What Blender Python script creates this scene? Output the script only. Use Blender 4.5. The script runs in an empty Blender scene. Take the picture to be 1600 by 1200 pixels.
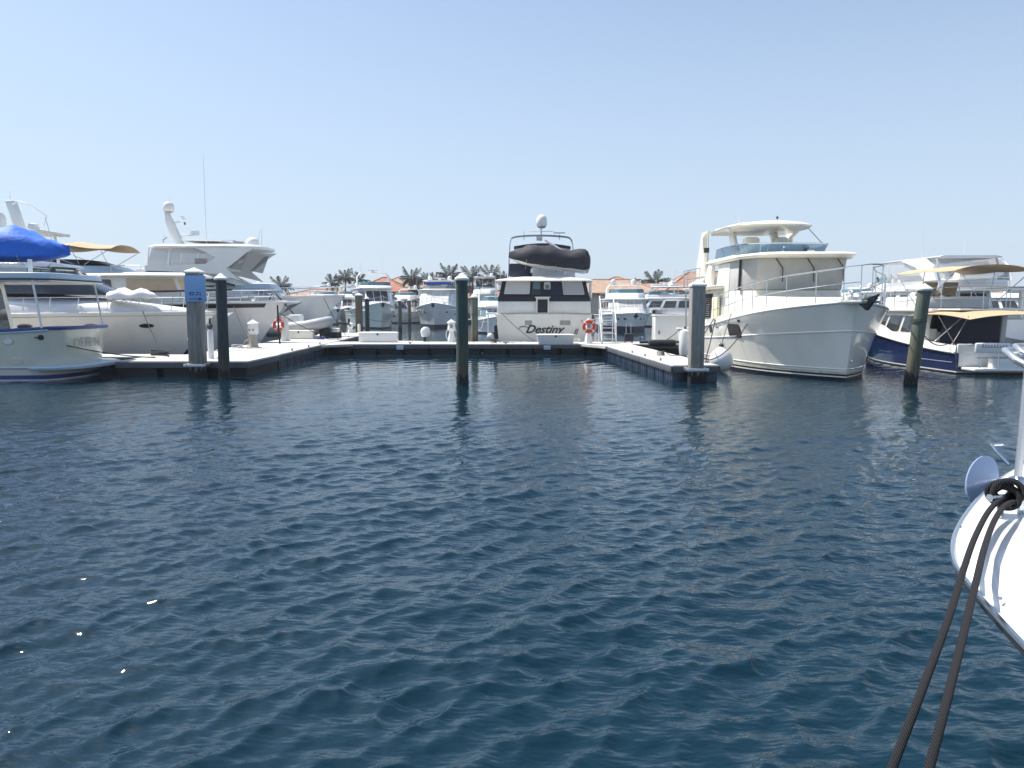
import bpy, bmesh, math, random
import numpy as np
from mathutils import Vector, Matrix, Euler
random.seed(7); np.random.seed(7)
S = bpy.context.scene
COL = S.collection
R = math.radians
# ------------------------------------------------------------ camera, sky, sun
CAM_H = 2.25; F_PX = 1200.0; PITCH = math.atan(120 / F_PX)
cam = bpy.data.cameras.new('camera'); cam.sensor_width = 36; cam.lens = 36 * F_PX / 1600
cam.clip_start = .05; cam.clip_end = 6000
co = bpy.data.objects.new('camera', cam); COL.objects.link(co); S.camera = co
co.location = (0, 0, CAM_H); co.rotation_euler = (R(90) - PITCH, 0, 0)
def ray(px, py):
    a = (px - 800) / F_PX; b = (600 - py) / F_PX
    return Vector((a, math.cos(PITCH) + b * math.sin(PITCH), -math.sin(PITCH) + b * math.cos(PITCH)))
def at(px, py, Y):
    r = ray(px, py); return Vector((0, 0, CAM_H)) + r * (Y / r.y)
def onz(px, py, z):
    r = ray(px, py); return Vector((0, 0, CAM_H)) + r * ((z - CAM_H) / r.z)
SUN_EL = R(60); SUN_AZ = R(-65)                     # sun stands ahead and to the left of the camera
w = bpy.data.worlds.new('World'); S.world = w; w.use_nodes = True
nt = w.node_tree; bgn = nt.nodes['Background']
sky = nt.nodes.new('ShaderNodeTexSky'); sky.sky_type = 'NISHITA'; sky.sun_disc = False
sky.sun_elevation = SUN_EL; sky.sun_rotation = SUN_AZ
sky.altitude = 0; sky.air_density = 1.0; sky.dust_density = 1.2; sky.ozone_density = 1.5
# thin summer haze: the sky pales towards the horizon all the way round
ge = nt.nodes.new('ShaderNodeTexCoord'); sp = nt.nodes.new('ShaderNodeSeparateXYZ'); nt.links.new(ge.outputs['Generated'], sp.inputs[0])
mr = nt.nodes.new('ShaderNodeMapRange'); mr.inputs[1].default_value = 0; mr.inputs[2].default_value = .5; mr.inputs[3].default_value = .80; mr.inputs[4].default_value = .15; mr.interpolation_type = 'SMOOTHSTEP'
nt.links.new(sp.outputs[2], mr.inputs[0])
mixn = nt.nodes.new('ShaderNodeMix'); mixn.data_type = 'RGBA'; nt.links.new(mr.outputs[0], mixn.inputs[0]); nt.links.new(sky.outputs[0], mixn.inputs[6]); mixn.inputs[7].default_value = (3.55, 4.3, 5.3, 1)
nt.links.new(mixn.outputs[2], bgn.inputs[0]); bgn.inputs[1].default_value = .101
sd = bpy.data.lights.new('sun', 'SUN'); sd.energy = 4.2; sd.angle = R(.5); sd.color = (1, .955, .88)
so = bpy.data.objects.new('sun', sd); COL.objects.link(so)
dirv = Vector((math.sin(SUN_AZ) * math.cos(SUN_EL), math.cos(SUN_AZ) * math.cos(SUN_EL), math.sin(SUN_EL)))
so.rotation_euler = dirv.to_track_quat('Z', 'Y').to_euler(); so.location = (-40, 40, 60)
S.view_settings.view_transform = 'Standard'; S.view_settings.look = 'None'
S.view_settings.exposure = 0.78; S.view_settings.gamma = 1; S.view_settings.use_curve_mapping = False

# ------------------------------------------------------------ materials
M = {}
def mat(name, col, rough=.5, metal=0, spec=.5, coat=0, var=0, vscale=3, bump=0, bscale=40, col2=None, ior=None, trans=0, alpha=1, streak=0):
    m = bpy.data.materials.new(name); m.use_nodes = True; t = m.node_tree; b = t.nodes['Principled BSDF']
    b.inputs['Base Color'].default_value = (*col, 1); b.inputs['Roughness'].default_value = rough
    b.inputs['Metallic'].default_value = metal; b.inputs['Specular IOR Level'].default_value = spec
    b.inputs['Coat Weight'].default_value = coat; b.inputs['Coat Roughness'].default_value = .06
    if ior: b.inputs['IOR'].default_value = ior
    b.inputs['Transmission Weight'].default_value = trans; b.inputs['Alpha'].default_value = alpha
    tc = t.nodes.new('ShaderNodeTexCoord')
    if var or col2 or streak:
        n = t.nodes.new('ShaderNodeTexNoise'); n.inputs['Scale'].default_value = vscale; n.inputs['Detail'].default_value = 5
        mp = t.nodes.new('ShaderNodeMapping'); mp.inputs['Scale'].default_value = (1, 1, .25 if streak else 1)
        t.links.new(tc.outputs['Object'], mp.inputs[0]); t.links.new(mp.outputs[0], n.inputs[0])
        rp = t.nodes.new('ShaderNodeValToRGB'); rp.color_ramp.elements[0].position = .32; rp.color_ramp.elements[1].position = .68
        c2 = col2 or tuple(c * (1 - var) for c in col)
        rp.color_ramp.elements[0].color = (*c2, 1); rp.color_ramp.elements[1].color = (*col, 1)
        t.links.new(n.outputs[0], rp.inputs[0]); t.links.new(rp.outputs[0], b.inputs['Base Color'])
    if bump:
        n = t.nodes.new('ShaderNodeTexNoise'); n.inputs['Scale'].default_value = bscale; n.inputs['Detail'].default_value = 6
        t.links.new(tc.outputs['Object'], n.inputs[0]); bp = t.nodes.new('ShaderNodeBump'); bp.inputs['Strength'].default_value = bump
        bp.inputs['Distance'].default_value = .03
        t.links.new(n.outputs[0], bp.inputs['Height']); t.links.new(bp.outputs[0], b.inputs['Normal'])
    M[name] = m; return m
mat('white', (.80, .80, .78), .28, coat=.5, var=.05, vscale=1.2, streak=1)
mat('white_matt', (.80, .80, .78), .6, var=.06, vscale=2)
mat('cream', (.84, .81, .71), .32, coat=.4, var=.05, vscale=1.2, streak=1)
mat('hull_cream', (.86, .835, .75), .22, coat=.6, var=.12, vscale=1.0, streak=1)
mat('hull_grey', (.80, .81, .81), .22, coat=.6, var=.12, vscale=1.0, streak=1)
mat('hull_beige', (.80, .775, .72), .25, coat=.6, var=.13, vscale=1.0, streak=1)
mat('hull_sand', (.66, .66, .55), .25, coat=.5, var=.08, vscale=1.3, streak=1)
mat('hull_taupe', (.74, .71, .68), .2, coat=.6, var=.05, vscale=1.0, streak=1)
mat('scum', (.66, .64, .50), .4, var=.35, vscale=6)
mat('hull_green', (.62, .68, .64), .25, coat=.5, var=.05, vscale=1.0)
mat('hull_navy', (.012, .025, .10), .12, coat=.8)
mat('navy', (.012, .014, .042), .4)
mat('boot_black', (.012, .013, .018), .45)
mat('blue_trim', (.03, .06, .24), .35)
mat('pale_blue', (.45, .58, .68), .35, coat=.3)
mat('glass', (.012, .016, .022), .04, spec=.8, coat=.3)
mat('glass_teal', (.10, .20, .24), .06, spec=.8)
mat('glass_blue', (.12, .25, .38), .08, spec=.7, alpha=.5)
mat('blade', (.26, .34, .50), .45, metal=.3)  # blue base colour stands in for sky mirrored in stainless steel
mat('vinyl', (.55, .58, .60), .12, spec=.6, alpha=.35)
mat('vinyl_grey', (.30, .32, .32), .2, spec=.6, alpha=.6)
mat('steel', (.62, .64, .66), .18, metal=1)
mat('alu', (.55, .57, .60), .35, metal=.8)
mat('tan', (.50, .38, .24), .85, var=.12, vscale=4, bump=.3, bscale=12)
mat('tan_pale', (.68, .52, .34), .85, var=.1, vscale=4)
mat('cover_yellow', (.74, .70, .46), .8)
mat('tarp_blue', (.014, .16, .72), .62, var=.25, vscale=2.2, bump=.9, bscale=5)
mat('canvas_black', (.022, .024, .034), .75, var=.3, vscale=3, bump=.5, bscale=5)
mat('canvas_grey', (.52, .515, .49), .8, var=.1, vscale=3, bump=.8, bscale=4)
mat('canvas_mid', (.17, .175, .185), .8, var=.12, vscale=4)
mat('canvas_red', (.30, .02, .05), .8)
mat('canvas_blue', (.015, .12, .55), .75, var=.2, vscale=5)
mat('screen_white', (.60, .60, .59), .7, var=.05, vscale=2)
mat('screen_grey', (.42, .43, .46), .7, var=.05, vscale=2)
mat('grey_dark', (.05, .055, .06), .6, var=.3)
mat('grey_mid', (.30, .31, .32), .55, var=.15)
mat('rubber_black', (.018, .018, .022), .55, bump=.3, bscale=30)
mat('black', (.01, .01, .013), .4)
mat('teak', (.26, .15, .07), .6, var=.3, vscale=9)
mat('upholstery', (.70, .69, .66), .6)
mat('hypalon', (.42, .44, .45), .55, var=.12, vscale=3)
mat('orange_red', (.62, .06, .03), .55, var=.15, vscale=8)
mat('flag_red', (.35, .03, .04), .8)
mat('sign_blue', (.26, .47, .78), .6, var=.08, vscale=3)
mat('sign_ink', (.012, .05, .22), .6)
mat('deck_concrete', (.62, .605, .57), .85, var=.28, vscale=1.1, bump=.35, bscale=60)
mat('fascia', (.10, .115, .13), .75, var=.25, vscale=3, bump=.2, bscale=20)
mat('float_black', (.003, .004, .006), .6, var=.4, vscale=3, bump=.3, bscale=15)
mat('float_blue', (.03, .05, .09), .42, var=.45, vscale=4, bump=.3, bscale=15)
mat('rope_dark', (.045, .04, .05), .9)
mat('rope_pale', (.45, .42, .36), .9)
mat('stucco', (.62, .52, .40), .85, var=.1, vscale=1)
mat('stucco_pale', (.70, .64, .54), .85, var=.1, vscale=1)
mat('beach', (.40, .36, .28), .95, var=.3, vscale=.3)
mat('trunk', (.20, .16, .12), .9, var=.3, vscale=6, bump=.5, bscale=10)
mat('frond', (.018, .036, .018), .55, var=.45, vscale=1.2)
mat('frond_dry', (.16, .13, .06), .8, var=.3, vscale=1.2)
mat('bush', (.035, .06, .022), .7, var=.5, vscale=1.5)
mat('seawall', (.42, .40, .36), .9, var=.2, vscale=.6)
def pile_mat(name, ctop, cbot, alg):
    """treated timber: grain streaks, a weed band just above the waterline (real staining, fixed to the pile)"""
    m = bpy.data.materials.new(name); m.use_nodes = True; t = m.node_tree; b = t.nodes['Principled BSDF']
    b.inputs['Roughness'].default_value = .8
    tc = t.nodes.new('ShaderNodeTexCoord'); sx = t.nodes.new('ShaderNodeSeparateXYZ'); t.links.new(tc.outputs['Object'], sx.inputs[0])
    n = t.nodes.new('ShaderNodeTexNoise'); n.inputs['Scale'].default_value = 5; n.inputs['Detail'].default_value = 7
    mp = t.nodes.new('ShaderNodeMapping'); mp.inputs['Scale'].default_value = (3, 3, .35)
    t.links.new(tc.outputs['Object'], mp.inputs[0]); t.links.new(mp.outputs[0], n.inputs[0])
    ad = t.nodes.new('ShaderNodeMath'); ad.operation = 'MULTIPLY_ADD'; ad.inputs[1].default_value = .7; t.links.new(n.outputs[0], ad.inputs[0]); t.links.new(sx.outputs[2], ad.inputs[2])
    mr = t.nodes.new('ShaderNodeMapRange'); mr.inputs[1].default_value = 0; mr.inputs[2].default_value = 3.6; t.links.new(ad.outputs[0], mr.inputs[0])
    rp = t.nodes.new('ShaderNodeValToRGB'); e = rp.color_ramp.elements
    e[0].position = 0.0; e[0].color = (.012, .013, .014, 1); e[1].position = 1; e[1].color = (*ctop, 1)
    for p, c in ((.17, (.014, .014, .015)), (.20, alg), (.36, cbot), (.6, ctop)):
        q = e.new(p); q.color = (*c, 1)
    t.links.new(mr.outputs[0], rp.inputs[0])
    mx = t.nodes.new('ShaderNodeMix'); mx.data_type = 'RGBA'; mx.blend_type = 'MULTIPLY'; mx.inputs[0].default_value = .55
    r2 = t.nodes.new('ShaderNodeValToRGB'); r2.color_ramp.elements[0].position = .3; r2.color_ramp.elements[1].position = .62
    r2.color_ramp.elements[0].color = (.35, .35, .35, 1)
    t.links.new(n.outputs[0], r2.inputs[0]); t.links.new(rp.outputs[0], mx.inputs[6]); t.links.new(r2.outputs[0], mx.inputs[7])
    t.links.new(mx.outputs[2], b.inputs['Base Color'])
    bp = t.nodes.new('ShaderNodeBump'); bp.inputs['Strength'].default_value = .6; bp.inputs['Distance'].default_value = .02
    t.links.new(n.outputs[0], bp.inputs['Height']); t.links.new(bp.outputs[0], b.inputs['Normal']); M[name] = m
pile_mat('pile_green', (.045, .085, .08), (.07, .09, .07), (.09, .08, .055))
pile_mat('pile_dark', (.05, .068, .078), (.05, .06, .06), (.07, .07, .05))
pile_mat('pile_mid', (.12, .15, .12), (.13, .13, .09), (.10, .09, .06))
pile_mat('pile_concrete', (.30, .29, .27), (.28, .275, .25), (.20, .19, .16))
pile_mat('pile_brown', (.16, .13, .10), (.14, .12, .09), (.09, .08, .06))
def roof_mat(name, c1, c2):
    m = mat(name, c1, .85); t = m.node_tree; b = t.nodes['Principled BSDF']; tc = t.nodes.new('ShaderNodeTexCoord')
    wv = t.nodes.new('ShaderNodeTexWave'); wv.inputs['Scale'].default_value = 1.2; wv.bands_direction = 'Z'; wv.inputs['Distortion'].default_value = .4
    n = t.nodes.new('ShaderNodeTexNoise'); n.inputs['Scale'].default_value = 1.1; n.inputs['Detail'].default_value = 6
    t.links.new(tc.outputs['Object'], wv.inputs[0]); t.links.new(tc.outputs['Object'], n.inputs[0])
    rp = t.nodes.new('ShaderNodeValToRGB'); rp.color_ramp.elements[0].color = (*c2, 1); rp.color_ramp.elements[1].color = (*c1, 1)
    rp.color_ramp.elements[0].position = .35; rp.color_ramp.elements[1].position = .65
    t.links.new(n.outputs[0], rp.inputs[0]); t.links.new(rp.outputs[0], b.inputs['Base Color'])
    bp = t.nodes.new('ShaderNodeBump'); bp.inputs['Distance'].default_value = .12; bp.inputs['Strength'].default_value = .8
    t.links.new(wv.outputs[0], bp.inputs['Height']); t.links.new(bp.outputs[0], b.inputs['Normal'])
roof_mat('tile_orange', (.46, .21, .13), (.34, .15, .10)); roof_mat('tile_pink', (.42, .25, .18), (.33, .19, .14)); roof_mat('tile_tan', (.45, .31, .22), (.34, .22, .16))
def rope_mat():
    m = mat('rope_braid', (.05, .045, .055), .85); t = m.node_tree; b = t.nodes['Principled BSDF']
    uv = t.nodes.new('ShaderNodeUVMap'); wv = t.nodes.new('ShaderNodeTexWave'); wv.bands_direction = 'DIAGONAL'; wv.inputs['Scale'].default_value = 4
    wv2 = t.nodes.new('ShaderNodeTexWave'); wv2.bands_direction = 'X'; wv2.inputs['Scale'].default_value = 6
    t.links.new(uv.outputs[0], wv.inputs[0]); t.links.new(uv.outputs[0], wv2.inputs[0])
    rp = t.nodes.new('ShaderNodeValToRGB'); rp.color_ramp.elements[0].color = (.003, .003, .005, 1); rp.color_ramp.elements[1].color = (.016, .016, .02, 1)
    t.links.new(wv.outputs[0], rp.inputs[0]); t.links.new(rp.outputs[0], b.inputs['Base Color'])
    bp = t.nodes.new('ShaderNodeBump'); bp.inputs['Distance'].default_value = .004; bp.inputs['Strength'].default_value = 1
    t.links.new(wv.outputs[0], bp.inputs['Height']); t.links.new(bp.outputs[0], b.inputs['Normal'])
rope_mat()

# ------------------------------------------------------------ mesh builder
class MB:
    def __init__(s): s.v = []; s.f = []; s.m = []; s.uv = None
    def add(s, vs, fs, mi=0):
        o = len(s.v); s.v += [tuple(p) for p in vs]; s.f += [tuple(o + i for i in f) for f in fs]; s.m += [mi] * len(fs); return s
    def box(s, c, size, rz=0, mi=0, taper=1, ry=0):
        x, y, z = [q / 2 for q in size]; P = []
        for sz in (-1, 1):
            k = taper if sz > 0 else 1
            for a, b in ((-1, -1), (1, -1), (1, 1), (-1, 1)): P.append(Vector((a * x * k, b * y * k, sz * z)))
        mt = Matrix.Translation(c) @ Matrix.Rotation(rz, 4, 'Z') @ Matrix.Rotation(ry, 4, 'Y')
        return s.add([mt @ p for p in P], [(0, 3, 2, 1), (4, 5, 6, 7), (0, 1, 5, 4), (1, 2, 6, 5), (2, 3, 7, 6), (3, 0, 4, 7)], mi)
    def tube(s, pts, r, n=8, mi=0, caps=True, closed=False, sq=None):
        pts = [Vector(p) for p in pts]; N = len(pts)
        if not isinstance(r, (list, tuple)): r = [r] * N
        T = []
        for i in range(N):
            a = pts[(i - 1) % N] if (closed or i > 0) else pts[0]; b = pts[(i + 1) % N] if (closed or i < N - 1) else pts[-1]
            d = b - a; T.append(d.normalized() if d.length > 1e-9 else Vector((0, 0, 1)))
        u = T[0].orthogonal().normalized() if abs(T[0].z) > .9 else T[0].cross(Vector((0, 0, 1))).normalized()
        V = []; Fc = []
        for i in range(N):
            u = (u - T[i] * u.dot(T[i])); u = u.normalized() if u.length > 1e-6 else T[i].orthogonal().normalized()
            w_ = T[i].cross(u)
            for k in range(n):
                a = 2 * math.pi * k / n
                V.append(pts[i] + (u * math.cos(a) + w_ * math.sin(a) * (sq or 1)) * r[i])
        m_ = N if closed else N - 1
        for i in range(m_):
            j = (i + 1) % N
            for k in range(n): Fc.append((i * n + k, i * n + (k + 1) % n, j * n + (k + 1) % n, j * n + k))
        if caps and not closed: Fc += [tuple(range(n - 1, -1, -1)), tuple((N - 1) * n + k for k in range(n))]
        return s.add(V, Fc, mi)
    def loft(s, rings, mi=0, caps=True, closed=True):
        n = len(rings[0]); V = [p for r_ in rings for p in r_]; Fc = []
        for i in range(len(rings) - 1):
            for k in range(n if closed else n - 1): Fc.append((i * n + k, i * n + (k + 1) % n, (i + 1) * n + (k + 1) % n, (i + 1) * n + k))
        if caps: Fc += [tuple(range(n - 1, -1, -1)), tuple((len(rings) - 1) * n + k for k in range(n))]
        return s.add(V, Fc, mi)
    def lathe(s, prof, c=(0, 0, 0), n=20, mi=0, axis='Z', sx=1, sy=1):
        rings = []
        for r_, h in prof:
            ring = []
            for k in range(n):
                a = 2 * math.pi * k / n; p = (r_ * math.cos(a) * sx, r_ * math.sin(a) * sy, h)
                if axis == 'Y': p = (p[0], -h, p[1])
                if axis == 'X': p = (h, p[0], p[1])
                ring.append((p[0] + c[0], p[1] + c[1], p[2] + c[2]))
            rings.append(ring)
        return s.loft(rings, mi)
    def plate(s, outline, t, nrm=None, mi=0, back=.01):
        P = [Vector(p) for p in outline]
        if nrm is None:
            nrm = Vector((0, 0, 0))
            for i in range(len(P)): nrm += P[i].cross(P[(i + 1) % len(P)])
            nrm.normalize()
        n = len(P); A = [p - nrm * back for p in P]; B = [p + nrm * t for p in P]
        return s.add(A + B, [tuple(range(n - 1, -1, -1)), tuple(range(n, 2 * n))] + [(k, (k + 1) % n, n + (k + 1) % n, n + k) for k in range(n)], mi)
    def build(s, name, mats, parent=None, bevel=0, smooth=40, loc=None, segs=2, col=True):
        me = bpy.data.meshes.new(name); me.from_pydata(s.v, [], s.f)
        if not isinstance(mats, (list, tuple)): mats = [mats]
        for q in mats: me.materials.append(M[q] if isinstance(q, str) else q)
        if len(mats) > 1: me.polygons.foreach_set('material_index', s.m)
        bm = bmesh.new(); bm.from_mesh(me)
        bmesh.ops.recalc_face_normals(bm, faces=bm.faces)
        if bevel:
            ed = [e for e in bm.edges if len(e.link_faces) == 2 and e.calc_face_angle(0) > R(28)]
            bmesh.ops.bevel(bm, geom=ed, offset=bevel, segments=segs, profile=.5, affect='EDGES', clamp_overlap=True)
        bm.to_mesh(me); bm.free()
        if smooth:
            me.shade_smooth(); me.set_sharp_from_angle(angle=R(smooth))
        if s.uv: pass
        o = bpy.data.objects.new(name, me)
        if loc is not None: o.location = loc
        if col: COL.objects.link(o)
        if parent: o.parent = parent
        return o
def thing(name, label, cat, loc=(0, 0, 0), rz=0, group=None):
    o = bpy.data.objects.new(name, None); COL.objects.link(o); o.empty_display_size = .2
    o.location = loc; o.rotation_euler = (0, 0, rz); o['label'] = label; o['category'] = cat
    if group: o['group'] = group
    return o
def tag(o, label, cat, group=None):
    o['label'] = label; o['category'] = cat
    if group: o['group'] = group
    return o
def kids(o): return [c for c in bpy.data.objects if c.parent == o]
KIDS = {}
def copy_tree(o, label=None, loc=None, rz=None, parent=None):
    if o.name not in KIDS: KIDS[o.name] = [c for c in COL.objects if c.parent == o]
    c = o.copy(); COL.objects.link(c)
    if parent: c.parent = parent
    if label: c['label'] = label
    if loc is not None: c.location = loc
    if rz is not None: c.rotation_euler[2] = rz
    for ch in KIDS[o.name]: copy_tree(ch, parent=c)
    return c
def share(name, src, parent, loc, rot=(0, 0, 0), scale=(1, 1, 1)):
    o = bpy.data.objects.new(name, src.data); COL.objects.link(o); o.parent = parent; o.location = loc; o.rotation_euler = rot; o.scale = scale; return o
def text_mesh(name, txt, m, parent, loc, rot, size, shear=0, off=0, ext=.004, sx=1, align='CENTER'):
    c = bpy.data.curves.new(name, 'FONT'); c.body = txt; c.size = size; c.shear = shear; c.offset = off; c.extrude = ext; c.align_x = align; c.align_y = 'CENTER'
    t = bpy.data.objects.new('tmp', c); COL.objects.link(t); dg = bpy.context.evaluated_depsgraph_get(); dg.update()
    me = bpy.data.meshes.new_from_object(t.evaluated_get(dg)); bpy.data.objects.remove(t); me.materials.clear(); me.materials.append(M[m])
    o = bpy.data.objects.new(name, me); COL.objects.link(o); o.parent = parent; o.location = loc; o.rotation_euler = rot; o.scale = (sx, 1, 1); return o

# ------------------------------------------------------------ boat building (local frame: x forward from the stern, y to port, z up from the waterline)
def scribble(name, parent, org, right, up, w_, h_, n, r, m_, seed):
    # a name in a script hand too small to be read in the photograph
    rnd = random.Random(seed); org, right, up = Vector(org), Vector(right), Vector(up); P = []
    for i in range(n * 6):
        t = i / (n * 6 - 1); a = i * math.pi / 3; hh = h_ * (1 if i < 6 or (n * 3 < i < n * 3 + 6) else rnd.uniform(.35, .6))
        P.append(org + right * (w_ * t + h_ * .25 * math.sin(a)) + up * (hh * .5 * (1 - math.cos(a)) - h_ * .2))
    return MB().tube(crv(P, 3), r, 5).build(name, m_, parent)
def crv(pts, k=5):
    P = [Vector(p) for p in pts]; Q = []
    for i in range(len(P) - 1):
        p0 = P[max(i - 1, 0)]; p1 = P[i]; p2 = P[i + 1]; p3 = P[min(i + 2, len(P) - 1)]
        for j in range(k):
            u = j / k; Q.append(.5 * ((2 * p1) + (-p0 + p2) * u + (2 * p0 - 5 * p1 + 4 * p2 - p3) * u * u + (-p0 + 3 * p1 - 3 * p2 + p3) * u ** 3))
    return Q + [P[-1]]
class Hull:
    def __init__(h, L, B, sh=(1.3, 1.25, 2.2), pd=2.6, pw=1.7, rake=.8, tr=.92, wlr=.9, trake=0, smid=.45, flare=1.6, stern_round=0):
        h.L, h.B, h.sh, h.pd, h.pw, h.rake, h.tr, h.wlr, h.trake, h.smid, h.flare, h.sr = L, B, sh, pd, pw, rake, tr, wlr, trake, smid, flare, stern_round
    def z(h, s):
        a, b, c = h.sh; m = h.smid
        return a * (s - m) * (s - 1) / m + b * s * (s - 1) / (m * (m - 1)) + c * s * (s - m) / (1 - m)
    def hb(h, s, p):
        q = max(0, (s - .38) / .62)
        k = 1 - q ** p
        t = h.tr + (1 - h.tr) * math.sin(min(1, s / .4) * math.pi / 2)
        return h.B / 2 * max(k, 0) * t
    def P(h, s, z, side=-1, zs=None):
        zs = h.z(s); u = z / zs
        d = h.hb(s, h.pd); wl = h.hb(s, h.pw) * h.wlr
        if u >= 0: y = wl + (d - wl) * min(u, 1.05) ** h.flare
        else: y = wl * max(.3, 1 + z * .7)
        x = s * (h.L - h.rake) + h.rake * s ** 4 * u + h.trake * (1 - s) ** 6 * u
        if h.sr and s < .1: pass
        return Vector((x, side * y, z))
    def N(h, s, z, side=-1):
        a = h.P(min(s + .004, 1), z, side) - h.P(s - .004, z, side); b = h.P(s, z + .02, side) - h.P(s, z - .02, side)
        n = a.cross(b); n.normalize()
        if n.y * side < 0: n = -n
        return n
    def build(h, parent, bands, n=30, nu=7, bul=.12, deck='white_matt', rail='white', rr=.035, name='hull'):
        """bands: list of (ztop, mat) from the keel up; last one runs to the sheer"""
        mats = []; levels = [-.45]; bm_ = []
        for zt, m_ in bands[:-1]:
            levels.append(zt); bm_.append(m_)
        zl = levels[-1]; S_ = [1 - (1 - i / n) ** 1.5 for i in range(n + 1)]
        mm = list(dict.fromkeys([b[1] for b in bands])); mb = MB()
        cols = []
        for s in S_:
            for side in (-1, 1): pass
        def column(s, side):
            P = [h.P(s, z, side) for z in levels]; zs = h.z(s)
            for k in range(1, nu + 1): P.append(h.P(s, zl + (zs - zl) * k / nu, side))
            return P
        nl = len(levels) + nu
        A = [column(s, -1) for s in S_]; B = [column(s, 1) for s in S_]
        def mi(k): return mm.index(bm_[k]) if k < len(bm_) else mm.index(bands[-1][1])
        for C, sd_ in ((A, 0), (B, 1)):
            for i in range(n):
                for k in range(nl - 1):
                    q = [C[i][k], C[i + 1][k], C[i + 1][k + 1], C[i][k + 1]]
                    if sd_: q = q[::-1]
                    mb.add(q, [(0, 1, 2, 3)], mi(k))
        # transom, slightly bowed
        nt_ = 8
        for k in range(nl - 1):
            for j in range(nt_):
                def tp(kk, jj):
                    t_ = jj / nt_; p = A[0][kk].lerp(B[0][kk], t_); p = p.copy(); p.x -= h.sr * math.sin(t_ * math.pi) ** .6; return p
                mb.add([tp(k, j), tp(k, j + 1), tp(k + 1, j + 1), tp(k + 1, j)], [(0, 3, 2, 1)], mi(k))
        me = mb.build(name, mm, parent, smooth=45)
        bm = bmesh.new(); bm.from_mesh(me.data); bmesh.ops.remove_doubles(bm, verts=bm.verts, dist=.002); bmesh.ops.recalc_face_normals(bm, faces=bm.faces)
        bm.to_mesh(me.data); bm.free(); me.data.shade_smooth(); me.data.set_sharp_from_angle(angle=R(80 if h.sr > .3 else 45))
        # deck
        db = MB(); w_ = .09
        for i in range(n):
            for a in (0,):
                r = []
                for s in (S_[i], S_[i + 1]):
                    zz = h.z(s); o = h.P(s, zz, -1); yy = max(-o.y, 0); inn = max(yy - w_, 0)
                    r.append([(o.x, -yy, zz), (o.x, -inn, zz), (o.x, -inn, zz - bul), (o.x, 0, zz - bul + .05), (o.x, inn, zz - bul), (o.x, inn, zz), (o.x, yy, zz)])
                for k in range(6): db.add([r[0][k], r[1][k], r[1][k + 1], r[0][k + 1]], [(0, 1, 2, 3)])
        db.build('deck', deck, parent, smooth=30)
        if rail:
            pts = [h.P(s, h.z(s), -1) + Vector((0, -.01, 0)) for s in S_] + [h.P(s, h.z(s), 1) + Vector((0, .01, 0)) for s in S_[::-1][1:]]
            MB().tube(pts, rr, 8).build('rub_rail', rail, parent)
        return me
    def line(h, parent, name, m_, zf, s0=0.0, s1=1.0, r=.02, n=24, sides=(-1, 1)):
        mb = MB()
        for sd_ in sides:
            mb.tube([h.P(s0 + (s1 - s0) * i / n, zf(s0 + (s1 - s0) * i / n), sd_) for i in range(n + 1)], r, 6)
        return mb.build(name, m_, parent)
    def port(h, parent, s, z, w_, hh, side=-1, m_='glass', shape=2, frame='steel', name='porthole', fr=.03, n=16):
        c = h.P(s, z, side); N_ = h.N(s, z, side); t = (h.P(s + .004, z, side) - h.P(s - .004, z, side)).normalized(); up = N_.cross(t).normalized()
        if up.z < 0: up = -up
        def ring(k):
            out = []
            for i in range(n):
                a = 2 * math.pi * (i + .5) / n; ca, sa = math.cos(a), math.sin(a); e = 2 / shape
                out.append(c + t * (w_ / 2 + k) * math.copysign(abs(ca) ** e, ca) + up * (hh / 2 + k) * math.copysign(abs(sa) ** e, sa))
            return out
        o = MB().plate(ring(fr), .015, N_, back=.12).build(name, frame, parent, smooth=30)
        MB().plate(ring(0), .025, N_, back=.05).build('pane', m_, o, smooth=30)
        return o
def sym(half):
    a = [(x, -y) for x, y in half]; b = [(x, y) for x, y in half[::-1]]
    if half[-1][1] == 0: b = b[1:]
    return a + b
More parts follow.
